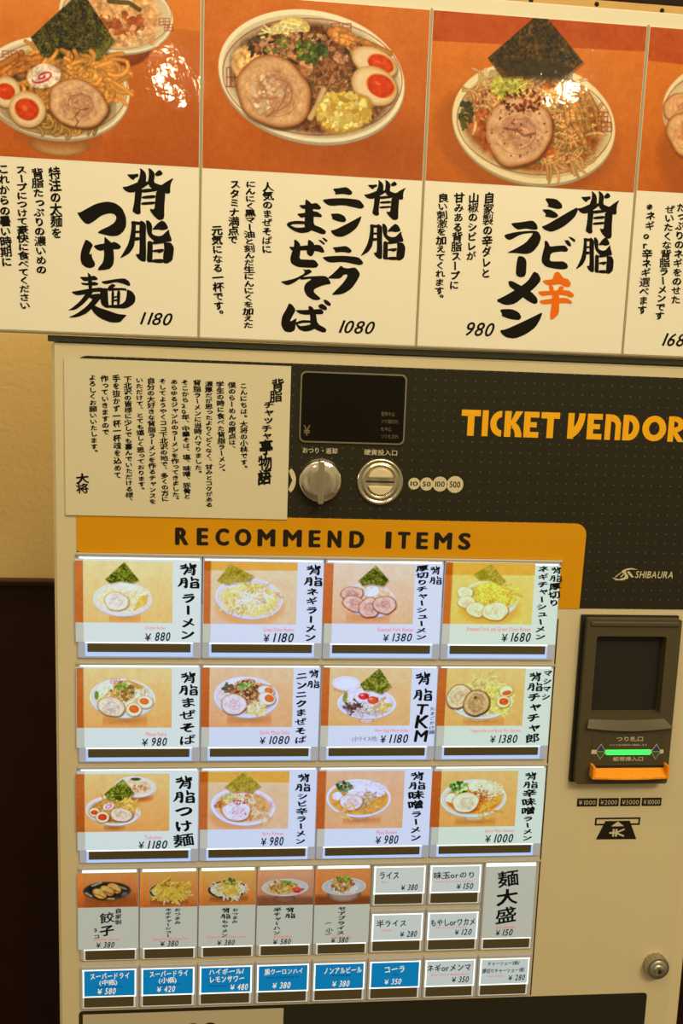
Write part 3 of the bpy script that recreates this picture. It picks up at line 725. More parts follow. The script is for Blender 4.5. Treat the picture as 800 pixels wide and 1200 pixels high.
LW = (232, 236, 240); LIN = (226, 222, 214)
def lit_bg(p, left=(250, 200, 138), right=(240, 178, 104), band=None, nz=10):
    p.fill(left, right, nz, 12)
    if band: p.poly([(-50, -50), (900, -50), (900, band + 6), (-50, band)], (236, 172, 72), nz=6, cell=30)
def nori_lit(p, pts, bright=True):
    p.nori(pts, (116, 120, 40) if bright else (174, 154, 56), (196, 190, 84) if bright else (210, 188, 96), 10)
PALE = dict(meat=(228, 190, 172), fat=(240, 214, 188), skin=(196, 140, 96))
def noodle_soup(p):
    lit_bg(p, (252, 208, 146), (244, 188, 116))
    p.ell((330, 395), 90, 22, 0, (205, 140, 70), soft=20)
    p.bowl((315, 280), 182, 110, 0, LW, LIN, (190, 185, 180))
    p.ell((315, 278), 160, 88, 0, (240, 216, 160), nz=26, cell=16, soft=6, edge=(244, 226, 180))
    p.ell((330, 210), 70, 26, 0, (246, 238, 206), nz=24, cell=12, rough=.1)
    p.noodles((380, 240), 70, 40, 30, 60, 8, (246, 232, 190), (226, 200, 140), 3)
    for i in range(5): p.stroke([(392 + i * 17, 345 - i * 9), (425 + i * 11, 268 - i * 3)], 12, (242, 200, 104), (200, 140, 52))
    p.detail((315, 280), 165, 95, .16, .3)
    p.chashu((275, 293), 78, 58, 5, (238, 214, 196), (244, 226, 200), (214, 170, 116))
    nori_lit(p, [(205, 155), (325, 48), (415, 160), (375, 178), (300, 165), (235, 180)])
def onion_soup(p):
    lit_bg(p, (250, 206, 150), (248, 194, 140), 98)
    p.ell((330, 330), 215, 120, 0, (226, 160, 84), soft=8, alpha=.7)
    p.bowl((323, 275), 210, 132, 5, LW, LIN, (206, 160, 170))
    p.ell((323, 280), 180, 105, 5, (238, 206, 128), nz=30, cell=14, soft=5)
    p.noodles((400, 330), 80, 40, 26, 60, 9, (244, 224, 170), (216, 180, 110), 3)
    p.ell((225, 190), 40, 24, 0, (246, 242, 230), nz=16, rough=.1)
    strips(p, (315, 262), 150, 82, 210, 74, 10, (252, 230, 140), (226, 182, 74), 4, 60, 3)
    strips(p, (310, 270), 120, 60, 46, 66, 9, (255, 246, 214), (238, 212, 130), 5, 60, 3)
    p.mark((500, 250), 20, 22, (220, 130, 140), width=3)
    nori_lit(p, [(118, 165), (205, 60), (350, 135), (325, 165), (250, 172), (190, 192)], False)
    p.detail((323, 272), 185, 112, .20, .3)
def pork_soup(p):
    lit_bg(p, (250, 206, 162), (244, 184, 126))
    p.ell((300, 395), 130, 22, 0, (200, 138, 76), soft=20)
    p.bowl((312, 285), 164, 106, 8, LW, LIN, (200, 170, 180))
    p.ell((320, 280), 146, 88, 8, (236, 200, 142), nz=24, cell=14, soft=5)
    p.ell((320, 232), 56, 30, 0, (248, 238, 212), nz=24, cell=10, rough=.12)
    p.detail((300, 290), 180, 105, .26, .25)
    for c, rx, ry, a in (((200, 245), 72, 42, -8), ((215, 308), 72, 50, 20), ((310, 332), 70, 62, -10), ((405, 315), 72, 58, 10)):
        p.chashu(c, rx, ry, a, (216, 160, 134), (238, 192, 158), (150, 84, 52), rough=.06)
    nori_lit(p, [(240, 165), (350, 68), (432, 160), (395, 200), (330, 185), (265, 195)])
def pork_onion_soup(p):
    lit_bg(p, (252, 206, 120), (250, 198, 104), 128)
    p.ell((330, 345), 190, 95, 0, (222, 164, 66), soft=8, alpha=.8)
    p.bowl((335, 278), 172, 112, 5, LW, LIN, (214, 196, 180))
    p.ell((350, 262), 150, 86, 5, (244, 214, 110), nz=30, cell=12, soft=5)
    strips(p, (335, 235), 130, 62, 170, 74, 11, (252, 224, 104), (220, 170, 46), 4, 55, 2)
    p.detail((320, 290), 190, 125, .20, .25)
    for c, rx, ry, a in (((175, 238), 52, 36, 0), ((188, 300), 56, 42, 10), ((245, 346), 66, 44, 15), ((365, 356), 80, 60, 0)):
        p.chashu(c, rx, ry, a, (246, 218, 174), (250, 228, 184), (222, 170, 96), rough=.07)
    nori_lit(p, [(225, 125), (340, 62), (430, 165), (390, 190), (330, 160), (265, 160)], False)
def mixed_noodles(p):
    lit_bg(p, (246, 200, 136), (232, 170, 98))
    p.ell((330, 370), 130, 22, 0, (186, 120, 56), soft=18)
    p.bowl((315, 232), 203, 130, 4, LW, LIN, (180, 176, 170))
    p.ell((315, 232), 172, 100, 4, (226, 212, 168), nz=40, cell=16, soft=5)
    p.mark((270, 125), 60, 26, (200, 120, 110), width=5)
    p.ell((200, 180), 60, 34, -20, (232, 232, 196), nz=34, rough=.12); p.ell((152, 215), 14, 30, 0, (120, 140, 60), nz=30)
    p.stroke([(170, 245), (245, 185)], 14, (224, 190, 120), (196, 156, 84))
    p.chunks((315, 190), 72, 60, 120, 12, [(212, 168, 84), (190, 140, 66), (232, 200, 130), (160, 112, 54)], 4)
    for i in range(7): p.stroke([(345 + i * 12, 120 + i * 8), (440 + i * 5, 160 + i * 9)], 14, (230, 184, 96), (190, 138, 56))
    p.chunks((315, 165), 40, 26, 22, 9, [(120, 165, 60), (150, 190, 80), (96, 140, 44)], 6)
    p.chunks((450, 215), 36, 40, 20, 10, [(240, 232, 214), (220, 210, 180)], 6)
    p.detail((315, 232), 180, 112, .26, .3)
    p.chashu((245, 285), 84, 66, 12, (222, 200, 178), (236, 214, 180), (180, 130, 72))
    p.egg((455, 256), 52, 44, 10, (450, 252), 28, 20, (240, 228, 200), (206, 170, 110), (228, 120, 50), (240, 170, 80))
    p.egg((385, 303), 50, 46, 10, (386, 300), 30, 25, (240, 228, 200), (206, 170, 110), (228, 110, 44), (240, 170, 80))
def garlic_noodles(p):
    lit_bg(p, (246, 196, 140), (232, 172, 108))
    p.ell((320, 365), 130, 22, 0, (190, 124, 64), soft=18)
    p.bowl((303, 226), 200, 134, 5, LW, LIN, (196, 180, 190))
    p.ell((305, 228), 168, 102, 5, (186, 142, 100), nz=60, cell=14, soft=5)
    p.ell((165, 215), 36, 30, 0, (236, 214, 190), nz=30, rough=.1); p.ell((240, 130), 44, 26, 0, (242, 240, 214), nz=24, rough=.1)
    p.chunks((195, 165), 34, 30, 24, 11, [(110, 120, 70), (130, 90, 60), (90, 80, 50)], 3)
    p.chunks((310, 180), 95, 62, 170, 11, [(196, 150, 80), (150, 100, 56), (226, 190, 130), (120, 76, 44)], 4)
    p.chunks((295, 162), 40, 26, 24, 9, [(130, 180, 80), (160, 200, 100), (100, 150, 60)], 6)
    p.stroke([(360, 140), (460, 160)], 14, (226, 180, 110), (190, 138, 76))
    p.detail((303, 226), 178, 116, .28, .3)
    p.chashu((225, 270), 82, 66, 14, (232, 202, 190), (240, 216, 196), (188, 136, 90))
    p.egg((425, 186), 54, 34, 15, (443, 186), 26, 19, (242, 230, 208), (206, 170, 120), (234, 120, 50), (244, 170, 90))
    p.egg((430, 235), 56, 42, 18, (446, 234), 28, 23, (242, 230, 208), (206, 170, 120), (234, 116, 46), (244, 170, 90))
    p.chunks((368, 300), 58, 44, 110, 11, [(250, 232, 150), (242, 214, 120), (252, 242, 184)], 11)
def raw_egg_noodles(p):
    lit_bg(p, (248, 198, 134), (238, 178, 104))
    p.ell((190, 172), 70, 20, 0, (196, 140, 92), soft=8)
    p.bowl((192, 140), 86, 46, 3, LW, (226, 226, 228), None)
    p.ell((195, 142), 62, 30, 0, (246, 246, 246), nz=26, cell=10, rough=.1)
    p.ell((318, 372), 48, 18, 0, (222, 190, 160), edge=(190, 140, 90))
    p.bowl((320, 265), 182, 98, 2, LW, (214, 216, 222), None)
    p.ell((318, 258), 152, 78, 0, (240, 226, 210), nz=34, cell=14, soft=5)
    p.chunks((230, 285), 60, 44, 46, 16, [(120, 92, 80), (190, 160, 140), (90, 66, 56), (220, 196, 170)], 4)
    p.noodles((395, 285), 58, 36, 50, 40, 9, (236, 200, 110), (204, 156, 66), 3)
    p.noodles((310, 240), 100, 30, 30, 44, 10, (248, 240, 230), (228, 212, 200), 5)
    p.noodles((310, 310), 90, 14, 24, 40, 9, (226, 210, 180), (180, 160, 130), 6)
    p.ell((185, 225), 14, 36, 10, (150, 150, 60), nz=24)
    p.ell((300, 220), 34, 22, 0, (224, 60, 54), edge=(200, 50, 50)); p.ell((290, 213), 9, 5, 0, (250, 200, 190), soft=2)
    p.ell((358, 244), 35, 25, 5, (228, 88, 48), edge=(206, 70, 40)); p.ell((346, 236), 9, 5, 0, (250, 200, 170), soft=2)
    nori_lit(p, [(278, 145), (398, 45), (472, 155), (410, 207), (350, 185), (300, 182)])
    p.detail((318, 262), 155, 82, .26, .3)
def vegetable_noodles(p):
    lit_bg(p, (244, 194, 126), (236, 176, 104))
    p.ell((300, 366), 60, 16, 0, (224, 200, 170), edge=(180, 130, 80)); p.ell((330, 380), 120, 18, 0, (196, 136, 70), soft=14)
    p.bowl((318, 255), 192, 108, 0, LW, LIN, None)
    p.ell((330, 225), 165, 104, 0, (240, 220, 150), nz=44, cell=12, soft=5, rough=.04)
    p.noodles((330, 140), 110, 44, 90, 56, 9, (240, 216, 150), (208, 166, 84), 3)
    p.noodles((400, 240), 80, 90, 90, 60, 10, (246, 224, 130), (220, 184, 70), 4)
    p.detail((305, 240), 205, 120, .26, .3)
    p.egg((470, 188), 44, 38, -10, (474, 200), 27, 14, (246, 232, 190), (214, 180, 110), (232, 100, 40), (244, 160, 80))
    p.egg((452, 256), 44, 38, 5, (455, 254), 28, 21, (246, 232, 190), (214, 180, 110), (232, 96, 40), (244, 160, 80))
    p.chashu((175, 222), 82, 74, -30, (222, 186, 146), (240, 212, 172), (128, 74, 40), rough=.04)
    p.chashu((284, 262), 80, 86, 10, (190, 150, 104), (214, 178, 128), (110, 62, 32), rough=.04)
    p.arc((175, 222), 52, 46, -30, 5, (190, 140, 100), 0, 300, .6); p.arc((284, 262), 48, 54, 10, 5, (140, 98, 60), 30, 340, .6); p.ell((278, 228), 8, 8, 0, (70, 50, 30), soft=4)
def dip_noodles(p):
    lit_bg(p, (242, 192, 124), (226, 160, 88))
    p.ell((420, 215), 80, 26, 0, (190, 110, 60), soft=6)
    p.bowl((395, 145), 128, 70, 5, LW, LIN, (190, 150, 140))
    p.ell((395, 145), 100, 50, 5, (232, 198, 156), nz=34, cell=14, soft=4)
    p.chunks((410, 155), 50, 22, 26, 9, [(214, 150, 90), (236, 190, 140)], 3); p.ell((395, 98), 32, 10, 0, (70, 90, 40), nz=30)
    p.ell((265, 400), 60, 16, 0, (170, 110, 56), soft=8)
    p.bowl((255, 295), 170, 98, 6, LW, LIN, (190, 150, 140))
    p.ell((250, 300), 138, 76, 6, (170, 120, 60), nz=40, cell=14, soft=5)
    p.noodles((265, 275), 120, 55, 100, 60, 10, (238, 190, 96), (190, 132, 50), 3)
    for i in range(4): p.stroke([(115 + i * 12, 290 - i * 4), (190 + i * 8, 235 - i * 2)], 15, (216, 156, 78), (170, 108, 46))
    nori_lit(p, [(200, 190), (315, 95), (385, 185), (335, 245), (280, 228), (225, 228)])
    p.noodles((310, 255), 70, 20, 26, 50, 10, (240, 194, 100), (196, 140, 56), 5)
    p.ell((226, 268), 38, 22, -22, (246, 226, 220), edge=(232, 200, 190), rough=.06); p.arc((226, 268), 18, 9, -22, 7, (224, 80, 130), 40, 380)
    p.detail((255, 295), 148, 84, .26, .25); p.detail((395, 145), 100, 52, .18, .25)
    p.chashu((305, 320), 68, 48, 5, (230, 190, 160), (240, 210, 180), (180, 120, 70))
    p.egg((138, 304), 34, 30, 0, (138, 306), 22, 15, (244, 226, 190), (206, 160, 100), (224, 80, 30), (240, 150, 70))
    p.egg((188, 335), 43, 38, 0, (188, 335), 27, 21, (244, 226, 190), (206, 160, 100), (216, 72, 40), (240, 150, 70))
def spicy_soup(p):
    lit_bg(p, (248, 200, 144), (244, 186, 132), 116)
    p.ell((290, 330), 195, 95, 0, (222, 150, 76), soft=8, alpha=.7)
    p.bowl((305, 270), 200, 126, 6, LW, LIN, (210, 170, 190), rim=.07)
    p.ell((305, 272), 168, 98, 6, (224, 150, 70), nz=40, cell=14, soft=5)
    p.noodles((290, 220), 110, 40, 60, 50, 8, (246, 222, 180), (220, 168, 104), 3)
    p.noodles((390, 300), 70, 60, 60, 50, 8, (244, 214, 160), (214, 154, 86), 4)
    p.chunks((150, 260), 20, 30, 12, 9, [(150, 140, 70), (200, 120, 60)], 3)
    p.chunks((215, 213), 40, 22, 40, 9, [(216, 214, 120), (236, 228, 150), (196, 196, 100)], 5)
    for i in range(5): p.stroke([(365 + i * 20, 185 + i * 10), (415 + i * 14, 270 + i * 4)], 13, (236, 186, 110), (200, 140, 70))
    p.detail((305, 270), 172, 104, .26, .35)
    p.chashu((265, 297), 86, 70, 8, (238, 204, 198), (246, 220, 206), (232, 160, 90), rough=.07)
    p.chunks((290, 240), 60, 20, 26, 5, [(190, 90, 50)], 7); p.chunks((275, 295), 60, 40, 14, 4, [(200, 70, 60)], 8)
    p.mark((482, 255), 24, 30, (220, 130, 150), width=3)
    nori_lit(p, [(188, 150), (310, 52), (415, 140), (360, 180), (300, 175), (235, 180)], False)
def miso_soup(p, soup=(224, 160, 66), pale=(240, 226, 220)):
    lit_bg(p, (240, 184, 132), (236, 174, 112))
    p.ell((318, 345), 54, 18, 0, (214, 180, 150), edge=(170, 120, 70)); p.ell((330, 356), 110, 14, 0, (190, 124, 64), soft=12)
    p.bowl((312, 217), 200, 124, 3, LW, LIN, None)
    p.ell((312, 220), 184, 108, 3, soup, nz=24, cell=24, soft=3)
    p.ell((345, 165), 125, 54, 8, pale, nz=30, cell=14, rough=.06)
    p.noodles((360, 170), 110, 50, 70, 40, 8, [min(255, v + 8) for v in pale], [v * .86 for v in pale], 3)
    p.chunks((222, 145), 48, 34, 46, 12, [(72, 96, 54), (110, 140, 80), (50, 70, 40), (150, 170, 110)], 5)
    p.ell((178, 205), 34, 26, 0, (242, 226, 218), nz=22, rough=.1)
    p.noodles((360, 230), 50, 40, 40, 50, 8, (220, 190, 140), (176, 134, 84), 6)
    for i in range(6): p.stroke([(350 + i * 18, 290 - i * 8), (400 + i * 16, 240 - i * 8)], 15, (226, 168, 76), (186, 124, 44))
    p.detail((312, 217), 184, 110, .22, .25)
    p.chashu((264, 242), 76, 52, 5, (232, 196, 184), (242, 214, 198), (206, 150, 100), rough=.07)
    p.noodles((250, 305), 90, 12, 12, 70, 9, (240, 196, 110), (216, 158, 70), 7)
def spicy_miso_soup(p):
    lit_bg(p, (240, 184, 118), (230, 166, 92))
    p.ell((325, 345), 60, 20, 0, (230, 214, 190), edge=(180, 130, 80)); p.ell((330, 362), 120, 14, 0, (190, 124, 60), soft=12)
    p.bowl((320, 217), 204, 122, 0, LW, LIN, (170, 170, 175))
    p.ell((322, 220), 174, 98, 0, (228, 128, 44), nz=26, cell=20, soft=4)
    p.ell((380, 150), 90, 44, 12, (244, 234, 208), nz=34, cell=12, rough=.1)
    p.noodles((390, 165), 90, 50, 70, 46, 8, (248, 236, 204), (220, 180, 120), 3)
    p.chunks((365, 190), 40, 50, 40, 7, [(176, 96, 50), (210, 150, 90)], 9)
    p.chunks((228, 150), 54, 36, 56, 13, [(96, 150, 60), (150, 196, 96), (60, 110, 44), (190, 216, 140)], 5)
    p.ell((178, 215), 34, 28, 0, (246, 234, 214), nz=22, rough=.1)
    for i in range(8): p.stroke([(370 + i * 14, 290 - i * 6), (420 + i * 12, 230 - i * 5)], 14, (236, 184, 82), (196, 138, 50))
    p.detail((320, 217), 178, 100, .26, .3)
    p.chashu((270, 242), 86, 64, 0, (228, 202, 172), (244, 226, 198), (200, 140, 84))
    p.noodles((390, 300), 70, 12, 12, 60, 9, (240, 190, 90), (216, 150, 60), 7)
def dumplings(p):
    p.fill((232, 160, 92), (188, 104, 54), 10, 12)
    p.ell((240, 215), 150, 26, 0, (140, 76, 38), soft=20, alpha=.8)
    p.ell((218, 158), 148, 64, 0, (96, 84, 60), soft=2); p.ell((217, 155), 144, 58, 0, (50, 48, 50), nz=16, cell=14, edge=(70, 66, 62))
    for a in ((125, 125, 180, 105), (290, 128, 335, 145), (85, 170, 120, 190), (180, 205, 260, 205)): p.stroke([(a[0], a[1]), (a[2], a[3])], 12, (200, 190, 150), alpha=.8)
    p.ell((325, 175), 20, 14, 0, (110, 120, 140), soft=6)
    for c in ((262, 140), (218, 155), (170, 174)):
        p.ell((c[0] + 4, c[1] + 8), 50, 32, 30, (60, 36, 18), soft=3)
        p.ell(c, 48, 30, 32, (240, 194, 112), edge=(196, 128, 58), nz=18, cell=10); p.stroke([(c[0] - 34, c[1] + 2), (c[0] - 4, c[1] + 8), (c[0] + 30, c[1] + 24)], 10, (172, 100, 44), alpha=.7)
    p.detail((218, 158), 140, 58, .25, .2)
def onion_plate(p):
    p.fill((242, 176, 100), (202, 122, 64), 10, 12)
    p.ell((607, 222), 110, 16, 0, (140, 80, 40), soft=12)
    p.ell((607, 158), 123, 62, 0, (60, 54, 46)); p.ell((607, 156), 112, 54, 0, (226, 214, 180), nz=20)
    p.noodles((600, 185), 110, 30, 50, 50, 8, (244, 232, 200), (206, 180, 120), 5)
    strips(p, (610, 142), 90, 54, 130, 60, 12, (244, 206, 96), (204, 152, 48), 4, 50, 3)
    p.chunks((610, 115), 60, 24, 16, 10, [(206, 160, 90), (190, 130, 70)], 8)
    p.detail((607, 150), 120, 66, .24, .3)
def sprout_plate(p):
    p.fill((246, 186, 104), (206, 130, 66), 10, 12)
    p.ell((230, 205), 110, 14, 0, (140, 84, 40), soft=10)
    p.ell((222, 148), 119, 60, 0, (54, 46, 50)); p.ell((222, 146), 106, 50, 0, (240, 234, 218), nz=16)
    p.noodles((222, 155), 95, 42, 110, 46, 8, (250, 244, 226), (216, 200, 160), 5)
    strips(p, (225, 130), 55, 40, 50, 46, 12, (246, 214, 120), (214, 164, 70), 4, 50, 3)
    p.chunks((238, 102), 40, 20, 22, 9, [(150, 170, 70), (190, 200, 110), (90, 110, 60)], 8)
    p.detail((222, 140), 115, 58, .22, .3)
def fried_rice(p):
    p.fill((226, 176, 140), (190, 130, 96), 8, 12)
    p.poly([(380, 190), (800, 195), (800, 300), (380, 300)], (132, 86, 60), alpha=.8, soft=10)
    p.ell((580, 205), 66, 28, 0, (150, 110, 90), edge=(120, 84, 66))
    p.bowl((582, 135), 145, 58, 0, (226, 228, 232), (210, 212, 216), None)
    p.ell((570, 142), 104, 40, 0, (226, 186, 110), nz=30, cell=8, rough=.06)
    p.chunks((570, 130), 90, 40, 150, 8, [(236, 200, 120), (214, 168, 86), (244, 218, 150), (180, 120, 60)], 5)
    p.chunks((592, 104), 30, 12, 16, 8, [(120, 170, 60), (150, 190, 80)], 7)
    p.chunks((662, 150), 30, 14, 26, 10, [(226, 70, 60), (240, 110, 90)], 9)
    p.detail((575, 135), 110, 44, .26, .3)
def topped_rice(p):
    p.fill((228, 158, 96), (206, 128, 70), 8, 12)
    p.poly([(0, 185), (420, 188), (420, 300), (0, 300)], (128, 74, 40), alpha=.8, soft=10)
    p.ell((230, 175), 104, 56, 0, (178, 152, 130), edge=(120, 90, 70))
    p.bowl((230, 128), 135, 58, 0, (226, 228, 232), (206, 208, 212), None)
    p.chunks((230, 140), 96, 30, 90, 10, [(248, 248, 246), (230, 230, 228)], 5)
    p.chunks((220, 115), 70, 42, 80, 12, [(206, 156, 84), (170, 116, 60), (226, 190, 120), (190, 90, 60)], 6)
    p.chunks((232, 84), 36, 18, 24, 10, [(120, 180, 60), (160, 200, 80), (90, 150, 50)], 7)

    p.detail((225, 120), 105, 50, .26, .3)
# ------------------------------------------------------------------ materials
FLOORZ = -ZC / K
cream = mat('cream_enamel', (0.655, 0.59, 0.435), 0.45, coat=.2, vary=.03, bscale=9)
cream_edge = mat('cream_edge', (0.68, 0.61, 0.445), 0.42)
grey_cream = mat('panel_paper', (0.52, 0.47, 0.37), 0.6)
white_board = mat('white_board', (0.74, 0.72, 0.64), 0.6, spec=.2)
board_line = mat('board_groove', (0.34, 0.31, 0.22), 0.6)
ink = mat('black_ink', (0.008, 0.007, 0.006), 0.6, spec=.08)
ink_orange = mat('orange_ink', (0.80, 0.17, 0.012), 0.6, spec=.08)
ink_red = mat('red_print', (0.85, 0.13, 0.12), 0.5, emit=(0.9, 0.2, 0.2), estr=0.25)
ink_white = mat('white_print', (0.82, 0.82, 0.80), 0.5, emit=(.8, .85, .9), estr=0.35)
ink_pale = mat('pale_print', (0.62, 0.56, 0.42), 0.5)
gold_print = mat('gold_print', (0.86, 0.44, 0.010), 0.5, spec=.2)
yellow = mat('yellow_panel', (0.66, 0.31, 0.003), 0.45, spec=.25)
dark_print = mat('dark_print', (0.018, 0.015, 0.010), 0.6, spec=.1)
notice_paper = mat('notice_paper', (0.66, 0.63, 0.52), 0.6)
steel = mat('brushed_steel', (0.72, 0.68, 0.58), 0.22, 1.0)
steel_dark = mat('dark_steel', (0.46, 0.42, 0.34), 0.3, 1.0)  # darker steel of the lock body and display frame
chrome = mat('chrome', (0.85, 0.82, 0.76), 0.09, 1.0)
black_gloss = mat('black_glass', (0.005, 0.004, 0.003), 0.10, spec=.28)
black_matt = mat('black_gap', (0.008, 0.007, 0.006), 0.7)
bezel = mat('olive_bezel', (0.070, 0.058, 0.034), 0.45)
bezel_dark = mat('olive_panel', (0.060, 0.052, 0.032), 0.5)
orange_plastic = mat('orange_plastic', (0.92, 0.33, 0.010), 0.35)
led_green = mat('green_led', (0.05, .6, .1), 0.3, emit=(0.03, 1.0, 0.12), estr=1.1)
blue_print = mat('blue_print', (0.02, 0.05, 0.16), 0.5)
green_print = mat('green_print', (0.02, 0.10, 0.03), 0.5)
led_white = mat('white_led', (0.8, .85, .9), 0.3, emit=(0.80, 0.93, 1.0), estr=1.0)
led_blue = mat('blue_white_led', (0.22, .25, .3), 0.3, emit=(0.36, 0.56, 1.0), estr=0.85)
led_soft = mat('soft_led', (0.7, .75, .8), 0.3, emit=(0.40, 0.48, 0.60), estr=0.35)
acrylic = mat('acrylic', (0.34, 0.35, 0.38), 0.12, coat=.6, emit=(0.50, 0.68, 1.0), estr=0.24)
acrylic_plain = mat('acrylic_plain', (0.42, 0.41, 0.39), 0.12, coat=.6, emit=(0.7, .8, 1.0), estr=0.07)
bar_dark = mat('indicator_bar', (0.085, 0.070, 0.036), 0.25, coat=.4)
cap_metal = mat('cap_metal', (0.10, 0.115, 0.11), 0.4, .3)
wall_paint = mat('wall_paint', (0.62, 0.465, 0.22), 0.8, bump=.25, bscale=160, vary=.04)
wall_dark = mat('wainscot_wood', (0.016, 0.004, 0.0025), 0.4, spec=.2, vary=.2, bscale=30)
floor_m = mat('floor_tile', (0.10, 0.07, 0.05), 0.5, vary=.2, bscale=12)
pine = mat('pine', (0.52, 0.32, 0.11), 0.6, vary=.22, bscale=40)
shade_wood = mat('dark_timber', (0.014, 0.008, 0.004), 0.7, spec=.15, vary=.2, bscale=30)
poster_print = print_mat('poster_print', True)
poster_ink = ink
paper_white = mat('poster_paper', (0.86, 0.85, 0.83), 0.4)
laminate(paper_white.node_tree, paper_white.node_tree.nodes['Principled BSDF'])
print_plain = print_mat('card_print', False)
LIT = {
    'a': print_mat('card_print_backlit', False, (0.31, 0.50, 0.68), 1.0),
    'b': print_mat('card_print_backlit_blue', False, (0.27, 0.44, 0.84), 1.0),
    'd': print_mat('card_print_backlit_green', False, (0.27, 0.49, 0.55), 1.0),
    'l': print_mat('card_print_backlit_low', False, (0.15, 0.25, 0.32), 1.0),
    'm': print_mat('card_print_backlit_mid', False, (0.22, 0.37, 0.50), 1.0),
}
def fascia_material():
    m = bpy.data.materials.new('dotted_fascia'); m.use_nodes = True
    nt = m.node_tree; b = nt.nodes['Principled BSDF']
    tc = nt.nodes.new('ShaderNodeTexCoord'); sp = nt.nodes.new('ShaderNodeSeparateXYZ')
    nt.links.new(tc.outputs['Object'], sp.inputs[0])
    def M(op, a, b_=None):
        n = nt.nodes.new('ShaderNodeMath'); n.operation = op
        for i, v in enumerate((a, b_)):
            if v is None: continue
            if isinstance(v, (int, float)): n.inputs[i].default_value = v
            else: nt.links.new(v, n.inputs[i])
        return n.outputs[0]
    f = []
    for ax in ('X', 'Z'):
        f.append(M('SUBTRACT', M('FRACT', M('ADD', M('MULTIPLY', sp.outputs[ax], 1 / (10.9 * K)), 50.0)), 0.5))
    d = M('SQRT', M('ADD', M('MULTIPLY', f[0], f[0]), M('MULTIPLY', f[1], f[1])))
    dot = M('LESS_THAN', d, 0.085)
    mx = nt.nodes.new('ShaderNodeMix'); mx.data_type = 'RGBA'
    mx.inputs[6].default_value = (0.021, 0.019, 0.013, 1); mx.inputs[7].default_value = (0.075, 0.07, 0.05, 1)
    nt.links.new(dot, mx.inputs[0]); nt.links.new(mx.outputs[2], b.inputs['Base Color'])
    b.inputs['Roughness'].default_value = 0.32; b.inputs['Specular IOR Level'].default_value = 0.3
    MATS['dotted_fascia'] = m
    return m
fascia_m = fascia_material()

# ------------------------------------------------------------------ the room
def world_box(name, x0, x1, y0, y1, z0, z1, m, kind='structure'):
    b = MB(); b.box(x0, x1, y0, y1, z0, z1)
    return build(name, b, [m], kind=kind)
WALLY = 372
world_box('wall_back', -1400, 1700, WALLY, WALLY + 60, FLOORZ, 1100, wall_paint)
world_box('floor', -1400, 1700, -2400, WALLY + 60, FLOORZ - 40, FLOORZ, floor_m)
b = MB(); b.slab(rr(-1400, FLOORZ, 1700, -318), WALLY - 14, WALLY, 1.5); b.slab(rr(-1400, -318, 1700, -309), WALLY - 20, WALLY, 2)
build('baseboard_back', b, [wall_dark], kind='structure')

# ------------------------------------------------------------------ the ticket machine
MO = (165 * K, 185 * K, 0.0)
machine = empty('ticket_machine', MO)
thing(machine, 'cream ticket vending machine with lit menu buttons standing under the poster board', 'ticket machine')
part = lambda name, mb, mats, parent=machine, label=None: build(name, mb, mats, parent, label)

b = MB()
b.slab(rr(-211, FLOORZ + 2, 539, 26, 5), 2.5, WALLY - 24, 4)
cab = part('cabinet', b, [cream_edge])
b = MB()       # door leaf, with an opening for the note reader
hx0, hx1, hz0, hz1 = 389, 473, -372, -281
dx0, dx1, dz0, dz1 = -207, 523, -1480, 23
for q in (rr(dx0, dz0, hx0, dz1), rr(hx1, dz0, dx1, dz1), rr(hx0, dz0, hx1, hz0), rr(hx0, hz1, hx1, dz1)): b.sheet(q, 0)
n = 4; o = rr(dx0, dz0, dx1, dz1); q = rr(dx0 - 1.2, dz0, dx1 + 1.2, dz1 + 1)
for i in range(4):
    j = (i + 1) % 4
    b.add([(o[i][0], 0, o[i][1]), (o[j][0], 0, o[j][1]), (q[j][0], 3, q[j][1]), (q[i][0], 3, q[i][1])], [(3, 2, 1, 0)])
    ho = rr(hx0, hz0, hx1, hz1)
    b.add([(ho[i][0], 0, ho[i][1]), (ho[j][0], 0, ho[j][1]), (ho[j][0], 3, ho[j][1]), (ho[i][0], 3, ho[i][1])], [(0, 1, 2, 3)])
door = part('door', b, [cream])
b = MB(); b.slab(rr(-214, 26.5, 545, 32.6), 1.5, WALLY - 24, .8)
part('top_cap', b, [cap_metal], label='dark metal cap along the top')

